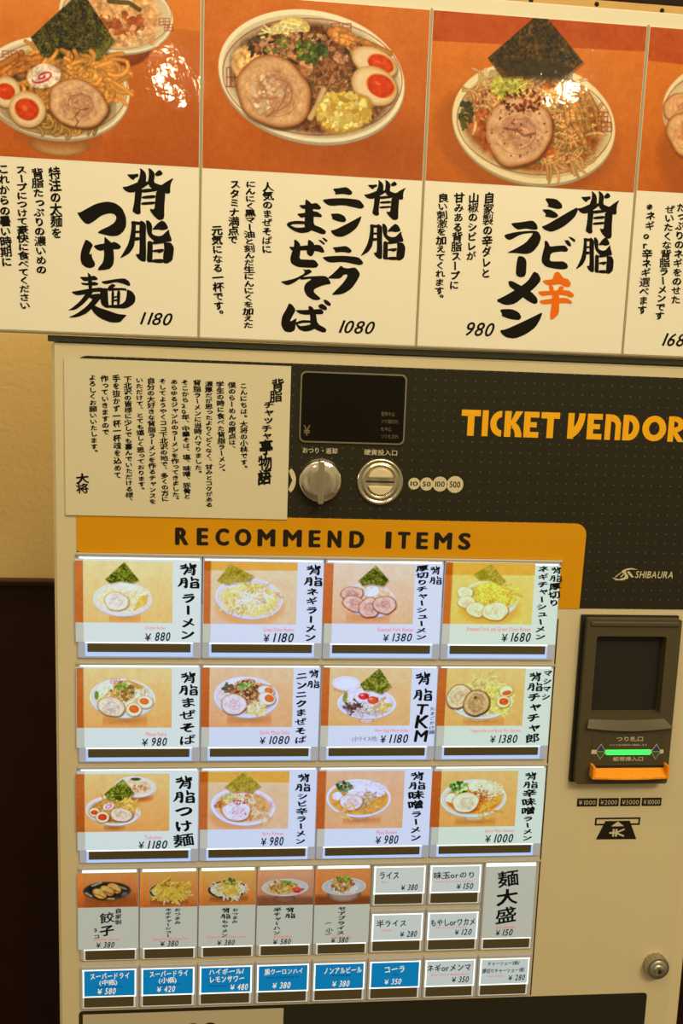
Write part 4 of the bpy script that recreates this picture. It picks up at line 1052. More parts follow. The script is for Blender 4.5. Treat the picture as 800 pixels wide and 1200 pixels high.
# dark dotted fascia, with its badges and writing
b = MB(); b.slab(rr(-186, -249.6, 513, 13, 12, corners=(0, 0, 1, 1)), -0.5, 0.05, 0)
fas = part('fascia', b, [fascia_m], label='dark dotted fascia panel')
b = MB()   # TICKET VENDOR in heavy rounded capitals
def letter(ch, x0, z0, x1, z1, Y):
    W, H = x1 - x0, z1 - z0
    lay = [Y]
    def poly(*pts):
        lay[0] -= .012; b.sheet([(x0 + p * W, z0 + q * H) for p, q in pts], lay[0])
    R = lambda a, c, d, e: poly((a, c), (d, c), (d, e), (a, e))
    def arc(cx, cz, rx, rz, ix, iz, a0, a1, n=20):
        for k in range(n):
            t, u = math.radians(a0 + (a1 - a0) * k / n), math.radians(a0 + (a1 - a0) * (k + 1) / n)
            poly((cx + ix * math.cos(t), cz + iz * math.sin(t)), (cx + rx * math.cos(t), cz + rz * math.sin(t)), (cx + rx * math.cos(u), cz + rz * math.sin(u)), (cx + ix * math.cos(u), cz + iz * math.sin(u)))
    if ch == 'T': R(0, .76, 1, 1); R(.33, 0, .68, .76)
    elif ch == 'I': R(0, 0, 1, 1)
    elif ch == 'C': arc(1, .5, 1, .5, .45, .25, 90, 270)
    elif ch == 'K': R(0, 0, .36, 1); poly((.36, .44), (.52, .44), (1, 1), (.60, 1), (.36, .62)); arc(.36, 0, .62, .60, .25, .36, 0, 80); 
    elif ch == 'E': R(0, 0, .42, 1); R(.42, .78, 1, 1); R(.42, .40, .86, .60); R(.42, 0, 1, .22)
    elif ch == 'V': R(0, .0, .36, 1); arc(.0, 1.0, 1.0, 1.0, .62, .66, 270, 360)
    elif ch == 'N': R(0, 0, .36, 1); R(.66, 0, 1, .70); arc(.36, .55, .64, .45, .30, .18, 0, 90)
    elif ch == 'D': R(0, 0, .36, 1); arc(.36, .5, .64, .5, .26, .26, -90, 90)
    elif ch == 'O': arc(.5, .5, .5, .5, .22, .26, 0, 360, 36)
    elif ch == 'R': R(0, 0, .34, 1); arc(.34, .68, .62, .32, .24, .12, -90, 90); poly((.34, .38), (.55, .38), (1.0, 0), (.62, 0), (.34, .26))
for ch, c0, c1 in (('T', 58, 122), ('I', 128, 148), ('C', 155, 193), ('K', 203, 263), ('E', 268, 318), ('T', 325, 387), ('V', 415, 472), ('E', 480, 530), ('N', 540, 593), ('D', 600, 655), ('O', 665, 745), ('R', 752, 808)):
    x0 = on_face(520 + c0 / 2.857, 492)[0]; x1 = on_face(520 + c1 / 2.857, 492)[0]
    zt, zb = on_face(520 + (c0 + c1) / 5.714, 440 + (107 + (c0 - 58) * .0245) / 2.857)[1], on_face(520 + (c0 + c1) / 5.714, 440 + (195 + (c0 - 58) * .0245) / 2.857)[1]
    letter(ch, x0, -57.6, x1, -29.5, -0.8)
b.v = b.v
part('lettering', b, [gold_print], fas, 'yellow TICKET VENDOR lettering')
o6 = lambda x, y: (340 + x / 3.636, 420 + y / 3.636)
b = MB(); hbox(b, 'おつり・返却', *o6(53, 381), *o6(200, 405), -0.8, 'mid'); part('caption', b, [ink_pale], fas)
b = MB(); hbox(b, '硬貨投入口', *o6(315, 389), *o6(455, 413), -0.8, 'mid'); part('caption', b, [ink_pale], fas)
for t, x, y, r in (('10', 527, 533, 25), ('50', 580, 535, 28), ('100', 637, 535, 32), ('500', 701, 537, 36)):
    b = MB(); cx, cz = on_face(*o6(x, y)); u = r / 3.636 * local_scale(450, 565)
    b.sheet(circle(cx, cz, u), -0.75 - .02 * len(t), 0)
    hbox(b, t, cx - u * .62, cz - u * .36, cx + u * .62, cz + u * .36, -0.95, 'mid', 1, px=False)
    part('coin_badge', b, [ink_pale, dark_print], fas, 'pale round badge reading ' + t)
b = MB(); cx, cz = on_face(344.5, 563)
b.sheet(circle(cx - 9, cz, 11, 15, 20, -60, 60) + [(cx - 6, cz + 10), (cx - 2, cz), (cx - 6, cz - 10)][::1], -0.75, 0)
part('arrow_mark', b, [ink_pale], fas)
b = MB()       # maker's mark
lg = lambda *p: [on_face(710 + x / 8.889, 650 + y / 8.889) for x, y in p]
x0, z0 = lg((298, 240))[0]; x1, z1 = lg((693, 176))[0]
hbox(b, 'SHIBAURA', x0, z0, x1, z1, -0.8, 'mid', shear=.22, px=False, space=.02)
for q in (((330, 156), (265, 138), (215, 142), (165, 164), (158, 176), (195, 212), (186, 236), (130, 254), (55, 236), (100, 264), (165, 266), (225, 246), (228, 222), (198, 176), (205, 162), (260, 152)),
          ((152, 180), (164, 182), (98, 232), (84, 232)), ((174, 200), (182, 208), (156, 232), (142, 232)), ((212, 176), (240, 172), (288, 234), (258, 234))):
    b.sheet(lg(*q)[::-1], -0.8)
part('maker_logo', b, [ink_pale], fas, 'pale maker logo with swoosh')

# yellow heading band that runs down beside the buttons
b = MB()
out = [(-186, -190)] + [(-183, -193.2)]
pts = [(-186, -154), (-186, -190.5), (-185, -192.6), (-182.8, -193.4), (342, -193.4), (345, -196), (345, -249.7), (370.5, -249.7)]
pts += [(372 - 13 + 13 * math.cos(math.radians(a)), -152 - 13 + 13 * math.sin(math.radians(a))) for a in range(0, 91, 15)] + [(-183, -152)]
b.slab(pts, -0.9, 0.02)
band = part('heading_band', b, [yellow], label='yellow band headed RECOMMEND ITEMS')
b = MB()
z0, z1 = on_face(380, 640.5)[1], on_face(380, 622)[1]
WORDS = (('R', 206.6, 219.5), ('E', 232, 242.6), ('C', 253.7, 267), ('O', 276.4, 293), ('M', 303, 321), ('M', 333, 352), ('E', 363, 374), ('N', 385, 398.5), ('D', 410.5, 425.3), ('I', 453, 457), ('T', 467, 479), ('E', 489, 500), ('M', 510, 528), ('S', 538, 550))
for ch, c0, c1 in WORDS:
    if ch == 'I' and c0 == 453: part('lettering', b, [dark_print], band, 'dark RECOMMEND lettering'); b = MB()
    xa, xb = on_face(c0, 632)[0], on_face(c1, 632)[0]
    hbox(b, ch, xa, z0, xb, z1, -1.05, 'bold', px=False)
part('lettering', b, [dark_print], band, 'dark ITEMS lettering')

# money display
def px_rect(x0, y0, x1, y1, Y=0):
    a = on_face(x0, (y0 + y1) / 2, Y)[0]; c = on_face(x1, (y0 + y1) / 2, Y)[0]
    return a, on_face((x0 + x1) / 2, y1, Y)[1], c, on_face((x0 + x1) / 2, y0, Y)[1]
x0, z0, x1, z1 = px_rect(*o6(45, 66), *o6(486, 358))
b = MB(); b.ring(rr(x0 - 1.2, z0 - 1.2, x1 + 1.2, z1 + 1.2, 6), rr(x0 + .4, z0 + .4, x1 - .4, z1 - .4, 5), -2.2, 0)
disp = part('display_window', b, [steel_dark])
b = MB(); b.slab(rr(x0, z0, x1, z1, 5), -1.2, 0)
part('glass', b, [black_gloss], disp)
b = MB()
faint = mat('faint_print', (0.16, 0.12, 0.08), .5)
for i, t in enumerate(('発売中止', 'つり銭切れ', '札中止', 'つり札切れ')):
    hbox(b, t, *o6(386, 228 + 32 * i), *o6(386 + 15 * len(t), 246 + 32 * i), -1.35, 'line')
part('display_legend', b, [faint], disp)
b = MB(); hbox(b, '¥', *o6(57, 285), *o6(84, 328), -1.35, 'mid', 0); part('yen_mark', b, [faint], disp)

# coin return knob and coin slot
cx, cz = on_face(*o6(127, 520))
b = MB(); b.lathe(cx, cz, [(24, 0), (24, -2.0), (22.6, -3.2), (22.4, -9), (21, -10.5), (10, -10.8)], 48)
knob = part('coin_return_knob', b, [chrome], label='round chrome coin return knob')
b = MB(); b.slab(rr(cx - 3.4, cz - 24, cx + 3.4, cz + 23, 2.5), -18, -10, 1.2)
part('grip_bar', b, [steel], knob)
cx, cz = on_face(*o6(382, 525))
b = MB(); b.lathe(cx, cz, [(25.5, 0), (25.5, -2), (24.4, -3.4), (22.6, -3.6), (21.2, -2.2), (20.4, -2.2), (19.6, -4.2), (17.5, -4.6), (15.4, -2.8)], 56)
slot = part('coin_slot', b, [steel], label='round steel coin slot')
b = MB()
b.slab(circle(cx, cz + 3.4, 13.2, 11, 20, 8, 172), -6.2, -2.4, .8); b.slab(circle(cx, cz - 3.0, 13.2, 11, 20, 188, 352), -6.2, -2.4, .8)
part('guide_plate', b, [cream_edge], slot)
b = MB(); b.box(cx - 15, cx + 15, -3.6, -2.2, cz - .8, cz + 1.0, 0)
part('slit', b, [black_matt], slot)

# note reader
BY = -14
bz = lambda x, y, Y=BY: on_face(660 + x / 5.214, 700 + y / 5.214, Y)
b = MB()
FX0, FX1, FZ0, FZ1 = 377, 487, -455, -258
o_ = rr(FX0, FZ0, FX1, FZ1, 3); 
scr = rr(388.6, -370.5, 470.6, -278, 3)
b.ring(o_, scr, BY, 0.0)
# upper lip and inner hood walls
ins = rr(391, -368, 469, -280, 2)
n = len(scr)
b.add([(x, BY, z) for x, z in scr] + [(x, 2.2, z) for x, z in ins], [(i, n + i, n + (i + 1) % n, (i + 1) % n) for i in range(n)])
b.slab(rr(FX0 + 3, -266, FX1 - 3, -260.5, 2), BY - 2.2, BY, 1)
b.slab(rr(FX0 - 3.5, FZ0 - 1.5, FX1 + .8, FZ1 + 1.5), -4, 0, 0, 1)
reader = part('note_reader', b, [bezel, black_matt], label='olive plastic banknote reader')
b = MB(); b.slab([(390, -369), (470, -369), (470, -346), (467, -342), (467, -312), (470, -308), (470, -279), (390, -279), (390, -308), (393, -312), (393, -342), (390, -346)], 0.6, 2.0)
part('screen', b, [black_gloss], reader)
b = MB()       # sloping lip below the screen
N = 14
top = [(388.6 + (470.6 - 388.6) * i / N, BY + 3, -370.5) for i in range(N + 1)]
mid = [(383.5 + (486 - 383.5) * i / N, BY - 5, -385 - 3.6 * math.sin(math.pi * i / N)) for i in range(N + 1)]
low = [(383.5 + (486 - 383.5) * i / N, BY - .1, -387 - 3.6 * math.sin(math.pi * i / N)) for i in range(N + 1)]
b.add(top + mid + low, [(k * (N + 1) + i, (k + 1) * (N + 1) + i, (k + 1) * (N + 1) + i + 1, k * (N + 1) + i + 1) for k in range(2) for i in range(N)], 0, False)
part('lip', b, [bezel], reader)
b = MB()
pl = [bz(168, 832), bz(165, 1008), bz(610, 1012), bz(622, 838)]
b.slab(rr(pl[1][0], pl[1][1], pl[2][0], pl[0][1] , 1), BY - .7, BY, 0, 0)
hbox(b, 'つり札口', 660 + 325 / 5.214, 700 + 850 / 5.214, 660 + 485 / 5.214, 700 + 880 / 5.214, BY - .9, 'mid', 1)
hbox(b, 'ドビラは自動的に開閉します', 660 + 285 / 5.214, 700 + 896 / 5.214, 660 + 512 / 5.214, 700 + 908 / 5.214, BY - .9, 'line', 1)
hbox(b, '紙幣挿入口', 660 + 303 / 5.214, 700 + 974 / 5.214, 660 + 485 / 5.214, 700 + 1000 / 5.214, BY - .9, 'mid', 1)
for qx in (225, 562):
    c = bz(qx, 940); w_, h_ = 6.0, 9.6
    b.sheet([(c[0] - w_, c[1]), (c[0], c[1] - h_), (c[0] + w_, c[1]), (c[0], c[1] + h_)], BY - 1.0, 1)
    w_, h_ = 5.2, 8.6
    b.sheet([(c[0] - w_, c[1] + .3), (c[0] + w_, c[1] + .3), (c[0], c[1] + h_)], BY - 1.2, 2)
    b.sheet([(c[0] - w_, c[1] - .3), (c[0], c[1] - h_), (c[0] + w_, c[1] - .3)], BY - 1.2, 3)
a, c = bz(168, 955), bz(610, 928)
b.sheet(rr(a[0], a[1], c[0], c[1]), BY - .8, 1)
part('label_plate', b, [bezel_dark, ink_pale, blue_print, green_print], reader, 'dark plate with captions and blue and green arrows')
a, c = bz(256, 960), bz(529, 929)
b = MB(); b.slab(rr(a[0], a[1], c[0], c[1], 1.2), BY - 2.2, BY - .7, .5)
part('status_light', b, [led_green], reader, 'glowing green light bar')
b = MB()       # orange tray
t0 = bz(175, 1045, BY - 4); t1 = bz(625, 1045, BY - 4); tb = bz(400, 1105, BY - 8)[1]; tt = t0[1]
fr = [(t0[0] + (t1[0] - t0[0]) * i / N, BY - 10 - 2.5 * math.sin(math.pi * i / N), tt - 8 - 1.2 * math.sin(math.pi * i / N)) for i in range(N + 1)]
bk = [(t0[0] + (t1[0] - t0[0]) * i / N, BY - .5, tt - 1) for i in range(N + 1)]
dn = [(x, y, tb - .6 * 0) for x, y, z in fr]
b.add(bk + fr + dn, [(k * (N + 1) + i, (k + 1) * (N + 1) + i, (k + 1) * (N + 1) + i + 1, k * (N + 1) + i + 1) for k in range(2) for i in range(N)])
for s_, x in ((1, t0[0]), (-1, t1[0])):
    b.slab([(x - 1.4, tb), (x + 1.4, tb), (x + 1.4, tt - 6), (x + 1.4 * 1, tt + 4.5), (x - 1.4, tt + 4.5)], BY - 11, BY, .5)
for i in range(1, 6):
    x = t0[0] + (t1[0] - t0[0]) * i / 6
    b.box(x - .3, x + .3, BY - 12.6, BY - 9, tb + 1, tt - 8)
part('note_tray', b, [orange_plastic], reader, 'orange banknote tray')
b = MB(); b.slab(rr(t0[0] + 1, tt - 2.2, t1[0] - 1, tt + 1.6), BY - .8, BY, 0)
part('note_slit', b, [black_matt], reader)

# banknote badges and symbol
b = MB(); nz_ = lambda x, y: (660 + x / 4.286, 920 + y / 4.286)
for t, x0, y0, x1, y1 in (('¥1000', 68, 66, 168, 107), ('¥2000', 177, 65, 277, 106), ('¥5000', 285, 64, 385, 105), ('¥10000', 393, 63, 491, 104)):
    b = MB(); r = px_rect(*nz_(x0, y0), *nz_(x1, y1)); b.sheet(rr(*r), -0.3, 0)
    hbox(b, t, r[0] + 2, r[1] + 2.2, r[2] - 2, r[3] - 2.2, -0.5, 'line', 1, px=False)
    part('note_badge', b, [dark_print, ink_pale], door, 'dark badge reading ' + t)
b = MB(); r = px_rect(*nz_(158, 163), *nz_(384, 201)); b.ring(rr(*r), rr(r[0] + 2, r[1] + 2, r[2] - 2, r[3] - 2), -0.3, 0)
b.sheet([on_face(*nz_(*q)) for q in ((163, 272), (365, 270), (332, 178), (210, 180))], -0.5, 0)
b.sheet([on_face(*nz_(*q)) for q in ((238, 206), (303, 205), (272, 181))], -0.7, 1)
v, f = glyph('¥'); cc = (v.max(0) + v.min(0)) / 2; v = v - cc
cx, cz = on_face(*nz_(266, 238))
for i_, (dx, dz) in enumerate(NIBS['mid']): b.add([(cx + (p[1] + dz) * 25, -0.7 - .02 * i_, cz - (p[0] + dx) * 19) for p in v], f, 1)
part('note_symbol', b, [dark_print, ink_pale], door, 'dark banknote symbol')

# lock
cx, cz = on_face(769, 1132.5, -6)
b = MB()
prof = [(14.5, 0), (14.5, -9), (13.6, -11), (11.4, -11.4)]
n = 60; vs = []; fs = []
for r, y in prof:
    for k in range(n):
        t = 2 * math.pi * k / n; rr_ = r - (0.7 if (k // 2) % 2 and y > -10.5 else 0)
        vs.append((cx + rr_ * math.cos(t), y, cz + rr_ * math.sin(t)))
for p_ in range(3):
    for k in range(n): fs.append((p_ * n + k, p_ * n + (k + 1) % n, (p_ + 1) * n + (k + 1) % n, (p_ + 1) * n + k))
fs.append(tuple(3 * n + k for k in range(n)))
b.add(vs, fs)
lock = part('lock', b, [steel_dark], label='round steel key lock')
b = MB(); b.lathe(cx, cz, [(11.2, -11), (11, -11.9), (6.3, -12)], 40)
part('lock_face', b, [mat('lock_plate', (0.42, .44, .40), .35, .7)], lock)
b = MB(); b.lathe(cx, cz, [(6.0, -11.8), (5.8, -13.2), (3.6, -13.6)], 30); 
kw = part('key_barrel', b, [chrome], lock)
b = MB(); b.slab([(cx - 1.6, cz - 4.2), (cx + 3.6, cz - 3.4), (cx + 2.2, cz + .2), (cx - .6, cz + 1.2)], -13.9, -13.4)
part('keyhole', b, [black_matt], lock)

# lower panels
b = MB(); b.slab(rr(-188, -1100, 494, -734.2, 4, corners=(1, 1, 1, 1)), -0.8, 0.1)
low = part('lower_panel', b, [mat('lower_panel_film', (0.022, 0.021, 0.015), .45, spec=.25)], label='black lower panel')
b = MB(); b.slab(rr(-183.6, -1000, 48, -738.2), -1.2, -.5)
b.add([], [])
for x, w_, h_ in ((207, 14, 1.5), (226, 16, 2.6), (246, 18, 3.6)):
    cx, cz = on_face(x, 1200.5); b.sheet(circle(cx, cz - 4, w_ / 2, 4 + h_, 16), -1.4, 1)
part('paper_panel', b, [grey_cream, ink], low, 'cream paper panel with brush lettering')

# ------------------------------------------------------------------ menu buttons
def pitched(Y): return (EYE + Y) / EYE
CX0, CP = -186.5, 133.1
BTN = []
rowB = [-311.0, -431.0, -551.0]
def frame_bm(x0, z0, x1, z1, t): return rr(x0, z0, x1, z1), rr(x0 + t, z0 + t, x1 - t, z1 - t)
def add_button(cell_x, B, W, Hh, card, bar, glow, tone, label, draw_card, top_glow=None, side_glow=None):
    """one backlit button: acrylic block, card, dark bar and LED edges; offsets are from the cell's lower left corner"""
    s_ = pitched(-4)
    gx = lambda q: (cell_x + q) * s_
    gz = lambda q: (B + q) * s_
    b = MB()
    b.slab(rr(gx(.5), gz(0), gx(W - .5), gz(Hh), 2), -4.0, 0, 1.0)
    root = part('menu_button', b, [acrylic if tone != 'l' and tone != 'm' else acrylic_plain], machine, label)
    b = MB()
    b.slab(rr(gx(bar[0]), gz(bar[1]), gx(bar[2]), gz(bar[3]), .8), -5.0, -3.8, .3)
    part('indicator_bar', b, [bar_dark], root)
    g0, g1, g2, g3 = glow      # LED edges round the bar
    b = MB()
    o_ = [(gx(g0), gz(g1)), (gx(g2), gz(g1)), (gx(g2), gz(g3)), (gx(g0), gz(g3))]
    i_ = [(gx(bar[0]), gz(bar[1])), (gx(bar[2]), gz(bar[1])), (gx(bar[2]), gz(g3)), (gx(bar[0]), gz(g3))]
    for q in ((0, 1), (1, 2), (3, 0)):
        b.add([(o_[q[0]][0], -4.2, o_[q[0]][1]), (o_[q[1]][0], -4.2, o_[q[1]][1]), (i_[q[1]][0], -4.2, i_[q[1]][1]), (i_[q[0]][0], -4.2, i_[q[0]][1])], [(0, 1, 2, 3)])
    part('light_edge', b, [led_blue if tone in 'abd' else led_soft], root)
    b = MB(); b.box(gx(g0), gx(g2), -4.25, -3.9, gz(bar[3]), gz(bar[3] + 1.5)); part('light_strip', b, [led_white], root)
    if top_glow:
        b = MB(); b.box(gx(top_glow[0]), gx(top_glow[2]), -4.25, -3.9, gz(top_glow[1]), gz(top_glow[3])); part('light_strip', b, [led_white], root)
    for q in side_glow or ():
        b = MB(); b.box(gx(q[0]), gx(q[2]), -4.25, -3.9, gz(q[1]), gz(q[3])); part('light_strip', b, [led_white], root)
    draw_card(root, gx, gz, card, tone)
    return root

def yen(b, t, x0, y0, x1, y1, Y, mi, style='digit'):
    """a hand-set price: yen sign, a gap, slanted figures"""
    w = x1 - x0; k = 1.0 / (len(t) + .9)
    hbox(b, '¥', x0, y0 + (y1 - y0) * .14, x0 + w * k * .95, y1, Y, style, mi, shear=.1)
    hbox(b, t, x0 + w * k * 1.55, y0, x1, y1, Y, style, mi, shear=.24, space=.06)

def big_card(pic, org, photo, texts, price, english, extra=None):
    def draw(root, gx, gz, card, tone):
        Y = -4.5
        b = MB(); chunks = []
        lx0, lx1 = card[0] + 8.5, card[2] - .1
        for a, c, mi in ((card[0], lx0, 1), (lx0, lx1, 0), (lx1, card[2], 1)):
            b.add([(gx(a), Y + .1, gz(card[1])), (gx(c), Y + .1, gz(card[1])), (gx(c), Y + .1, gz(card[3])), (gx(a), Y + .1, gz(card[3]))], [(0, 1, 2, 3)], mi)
        s5 = 5.333
        r = px_rect(org[0] + photo[0] / s5, org[1] + photo[1] / s5, org[0] + photo[2] / s5, org[1] + photo[3] / s5, Y)
        p = Pic(r[0], r[1], r[2], r[3], .62, (org[0], org[1], s5), Y)
        pic(p)
        lim = gx(lx0)
        k_ = int((lim - r[0]) / .62); p.a[:, :k_] *= np.array([.88, .66, .52])     # left strip painted darker: the missing backlight is put into the print
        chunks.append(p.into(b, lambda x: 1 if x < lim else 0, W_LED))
        nv = len(b.v)
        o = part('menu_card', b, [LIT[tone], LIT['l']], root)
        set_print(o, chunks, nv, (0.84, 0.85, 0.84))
        b = MB(); TY = Y - .15
        for t, p0, p1, size, *st in texts: vline(b, t, p0, p1, size, TY, st[0] if st else 'heavy', wide=1.22, tall=.88, skew=.2)
        yen(b, price[0], *price[1:5], TY, 0)
        if english: hbox(b, english[0], *english[1:5], TY, 'line', 1)
        if extra: extra(b, TY)
        part('lettering', b, [ink, ink_red], root)
    return draw

def tkm_extra(b, TY):
    for ch, x0, y0, x1, y1 in (('T', 488.5, 825.5, 501.5, 837), ('K', 486.5, 838.5, 501.5, 853), ('M', 485.5, 856, 501, 869)):
        hbox(b, ch, x0, y0, x1, y1, TY, 'pen', 0, shear=.12)
    hbox(b, '(小ライス付)', 412.5, 862.5, 441.5, 869.5, TY, 'line', 0, hand=True)
BIG = [
    (0, 0, 'a', 'button showing plain ramen bowl with seaweed, price 880', big_card(noodle_soup, (85, 650), (15, 40, 625, 425), [('背脂', (220.6, 666.5), (220.6, 682.5), 20), ('ラーメン', (220.6, 701), (219.6, 743.5), 16)], ('880', 170, 741, 199.5, 751), ('Original Ramen', 170, 734, 194, 738.5))),
    (1, 0, 'b', 'button showing ramen heaped with green onion, price 1180', big_card(onion_soup, (232, 650), (35, 45, 617, 434), [('背脂', (367.5, 667.5), (366.5, 681), 17), ('ネギラーメン', (366, 693.5), (363.5, 747), 13)], ('1180', 309, 742, 344, 752.5), ('Green Onion Ramen', 308.5, 735.5, 344, 740))),
    (2, 0, 'b', 'button showing ramen with four pork slices, price 1380', big_card(pork_soup, (375, 650), (20, 58, 587, 432), [('背脂', (509.8, 668), (510.0, 680), 11.5), ('厚切りチャーシューメン', (494.8, 666), (493.4, 746.5), 12)], ('1380', 449, 742.3, 482.5, 751.6), ('Roasted Pork Ramen', 442.6, 735.6, 484, 740))),
    (3, 0, 'd', 'button showing ramen with pork slices and onion, price 1680', big_card(pork_onion_soup, (512, 650), (45, 52, 602, 434), [('背脂厚切り', (651.5, 668), (648.8, 706.5), 11.5), ('ネギチャーシューメン', (636.6, 667), (632.6, 746), 11.5)], ('1680', 588, 741.5, 621.5, 752), ('Roasted Pork and Green Onion Ramen', 547, 734.8, 621.5, 739.5))),
    (0, 1, 'a', 'button showing mixed noodles with two halved eggs, price 980', big_card(mixed_noodles, (85, 775), (25, 42, 620, 415), [('背脂まぜそば', (220.6, 793.5), (219.6, 867), 17.5)], ('980', 166.5, 864.5, 195.5, 874), ('Maze-Soba', 171, 858, 195, 862.5))),
    (1, 1, 'b', 'button showing mixed noodles with grated garlic, price 1080', big_card(garlic_noodles, (232, 775), (18, 40, 592, 411), [('背脂', (367.6, 789), (366.6, 801.5), 11.5), ('ニンニクまぜそば', (353.5, 792), (352, 867), 12.5)], ('1080', 304.5, 862.5, 339, 872), ('Garlic Maze-Soba', 304, 856, 339.5, 860.5))),
    (2, 1, 'b', 'button showing raw egg noodles beside a rice bowl, price 1180', big_card(raw_egg_noodles, (370, 775), (35, 38, 593, 402), [('背脂', (495.5, 794.5), (495, 814), 17.5), ('たまごかけ麺', (506.8, 830.5), (505.5, 858), 5.5, 'fine')], ('1180', 446, 860.5, 478, 870.6), ('Raw Egg Maze-Soba', 439.5, 854, 478, 858.5), tkm_extra)),
    (3, 1, 'd', 'button showing vegetable ramen with two large pork slices, price 1380', big_card(vegetable_noodles, (505, 775), (38, 42, 580, 403), [('マシマシ', (641.8, 789), (639.2, 816.5), 9.5), ('背脂チャチャ郎', (627, 792.5), (623.6, 865), 14)], ('1380', 574.5, 861, 606, 870.6), ('Vegetable and Back Fat Ramen', 551, 854.3, 610, 859))),
    (0, 2, 'a', 'button showing dipping noodles with a second bowl, price 1180', big_card(dip_noodles, (85, 895), (22, 63, 605, 424), [('背脂つけ麺', (215.5, 916.5), (215, 984.5), 20)], ('1180', 162.5, 985, 196, 994.5), ('Tsukemen', 169, 979, 189, 983.5))),
    (1, 2, 'b', 'button showing spicy ramen with a seaweed sheet, price 980', big_card(spicy_soup, (228, 895), (30, 48, 588, 409), [('背脂', (355.8, 911), (354.4, 922.5), 14), ('シビ辛ラーメン', (354.5, 933), (351.8, 985.5), 11.5)], ('980', 306, 980.8, 332, 990.8), ('Spicy Ramen', 307, 974.8, 332, 979.5))),
    (2, 2, 'b', 'button showing miso ramen with dark greens, price 980', big_card(miso_soup, (362, 895), (48, 45, 590, 404), [('背脂味噌', (488.8, 909), (487, 943), 15.5), ('ラーメン', (487.5, 954), (486.5, 981.5), 12)], ('980', 440, 979, 466.5, 988.8), ('Miso Ramen', 441, 973, 465, 977.5))),
    (3, 2, 'd', 'button showing spicy miso ramen with bright greens, price 1000', big_card(spicy_miso_soup, (495, 895), (52, 45, 587, 393), [('背脂辛味噌', (621.8, 909), (619, 950), 13.5), ('ラーメン', (618.5, 959.5), (617.4, 982), 11)], ('1000', 568.7, 977.5, 601, 987.2), ('Spicy Miso Ramen', 568, 971.5, 602, 976.2))),
]
for c, r, tone, label, draw in BIG:
    e = (0, .9, 2.3)[r]
    add_button(CX0 + CP * c, rowB[r], CP, 113.5, (-1.5 if c == 0 else 1.2, 18.4 - e, 131.6 if c < 3 else 132.6, 110.2), (10.8, 7.2 - e, 121.4, 16.9 - e), (8.4, 2.2 - e * .5, 123.8, 16.9 - e), tone, label, draw, top_glow=(3, 110.4, 130, 112.0))

# the narrow buttons of the fourth row and the small ones
SP = CP / 4 * 2
SCX = lambda i: CX0 + SP * i
def narrow_card(pic, org, photo, texts, price, english):
    def draw(root, gx, gz, card, tone):
        Y = -4.5; b = MB(); chunks = []; s5 = 5.333
        b.add([(gx(card[0]), Y + .1, gz(card[1])), (gx(card[2]), Y + .1, gz(card[1])), (gx(card[2]), Y + .1, gz(card[3])), (gx(card[0]), Y + .1, gz(card[3]))], [(0, 1, 2, 3)], 0)
        if pic:
            r = px_rect(org[0] + photo[0] / s5, org[1] + photo[1] / s5, org[0] + photo[2] / s5, org[1] + photo[3] / s5, Y)
            p = Pic(gx(card[0]), r[1], gx(card[2]), gz(card[3]), .6, (org[0], org[1], s5), Y); pic(p)
            lx = gx(4.5)
            chunks.append(p.into(b, lambda x: 1 if x < lx else 0, W_LED))
        nv = len(b.v)
        o = part('menu_card', b, [LIT[tone], print_plain], root); set_print(o, chunks, nv, (0.80, 0.79, 0.74))
        b = MB(); TY = Y - .15
        for t, p0, p1, size, *st in texts: vline(b, t, p0, p1, size, TY, st[0] if st else 'pen', wide=1.2, tall=.9, skew=.18)
        yen(b, price[0], *price[1:5], TY, 0, 'mid')
        if english: hbox(b, english[0], *english[1:5], TY, 'line', 1)
        part('lettering', b, [ink, ink_red], root)
    return draw
NARROW = [
    (0, 'narrow button showing fried dumplings on a dark plate, price 380', narrow_card(dumplings, (85, 1015), (28, 60, 402, 257), [('自家製', (138.6, 1067.5), (138.8, 1080.5), 6.5), ('餃子', (125.6, 1075.5), (125.4, 1090.5), 14), ('3コ', (113.6, 1089.5), (113.6, 1097.5), 6.5)], ('380', 113, 1104, 134, 1110.5), ('Dumplings (3pieces)', 109.5, 1099.5, 140, 1102.8))),
    (1, 'narrow button showing onion and pork on a plate, price 380', narrow_card(onion_plate, (85, 1015), (435, 60, 795, 255), [('おつまみ', (208, 1066), (208, 1081), 6.8), ('ネギチャーシュー', (197.2, 1066), (196.8, 1096.5), 7)], ('380', 188, 1102.3, 208.7, 1108.8), ('Roasted Pork with Green Onion', 179, 1098.5, 220.5, 1101.8))),
    (2, 'narrow button showing bean sprouts on a plate, price 380', narrow_card(sprout_plate, (225, 1015), (45, 55, 388, 244), [('おつまみ', (275.6, 1066), (275, 1080), 6.6), ('背脂', (264.5, 1066.5), (264, 1073.5), 9), ('もやメン', (263.6, 1080), (263, 1096), 7)], ('380', 254.6, 1101.3, 275, 1107.5), ('Bamboo shoots with Bean sprouts', 243, 1096.5, 288, 1099.6))),
    (3, 'narrow button showing fried rice in a white bowl, price 580', narrow_card(fried_rice, (225, 1015), (410, 52, 755, 244), [('背脂', (339.6, 1066), (339.6, 1073), 9.5), ('半チャーハン', (324.8, 1066), (324, 1093), 8)], ('580', 320, 1100.3, 340.6, 1106.8), ('Half Fried Rice', 320, 1096, 341.5, 1099.2))),
    (4, 'narrow button showing rice with a topping, price 380', narrow_card(topped_rice, (360, 1015), (45, 50, 392, 240), [('セアブライス', (400.8, 1064.5), (399, 1093), 9), ('(小)', (385.8, 1083.5), (385.6, 1096.5), 7, 'fine')], ('380', 388, 1098.4, 408, 1104.8), ('Back fat on Rice', 390, 1096.2, 412, 1099.2))),
]
ROW4 = -671.0
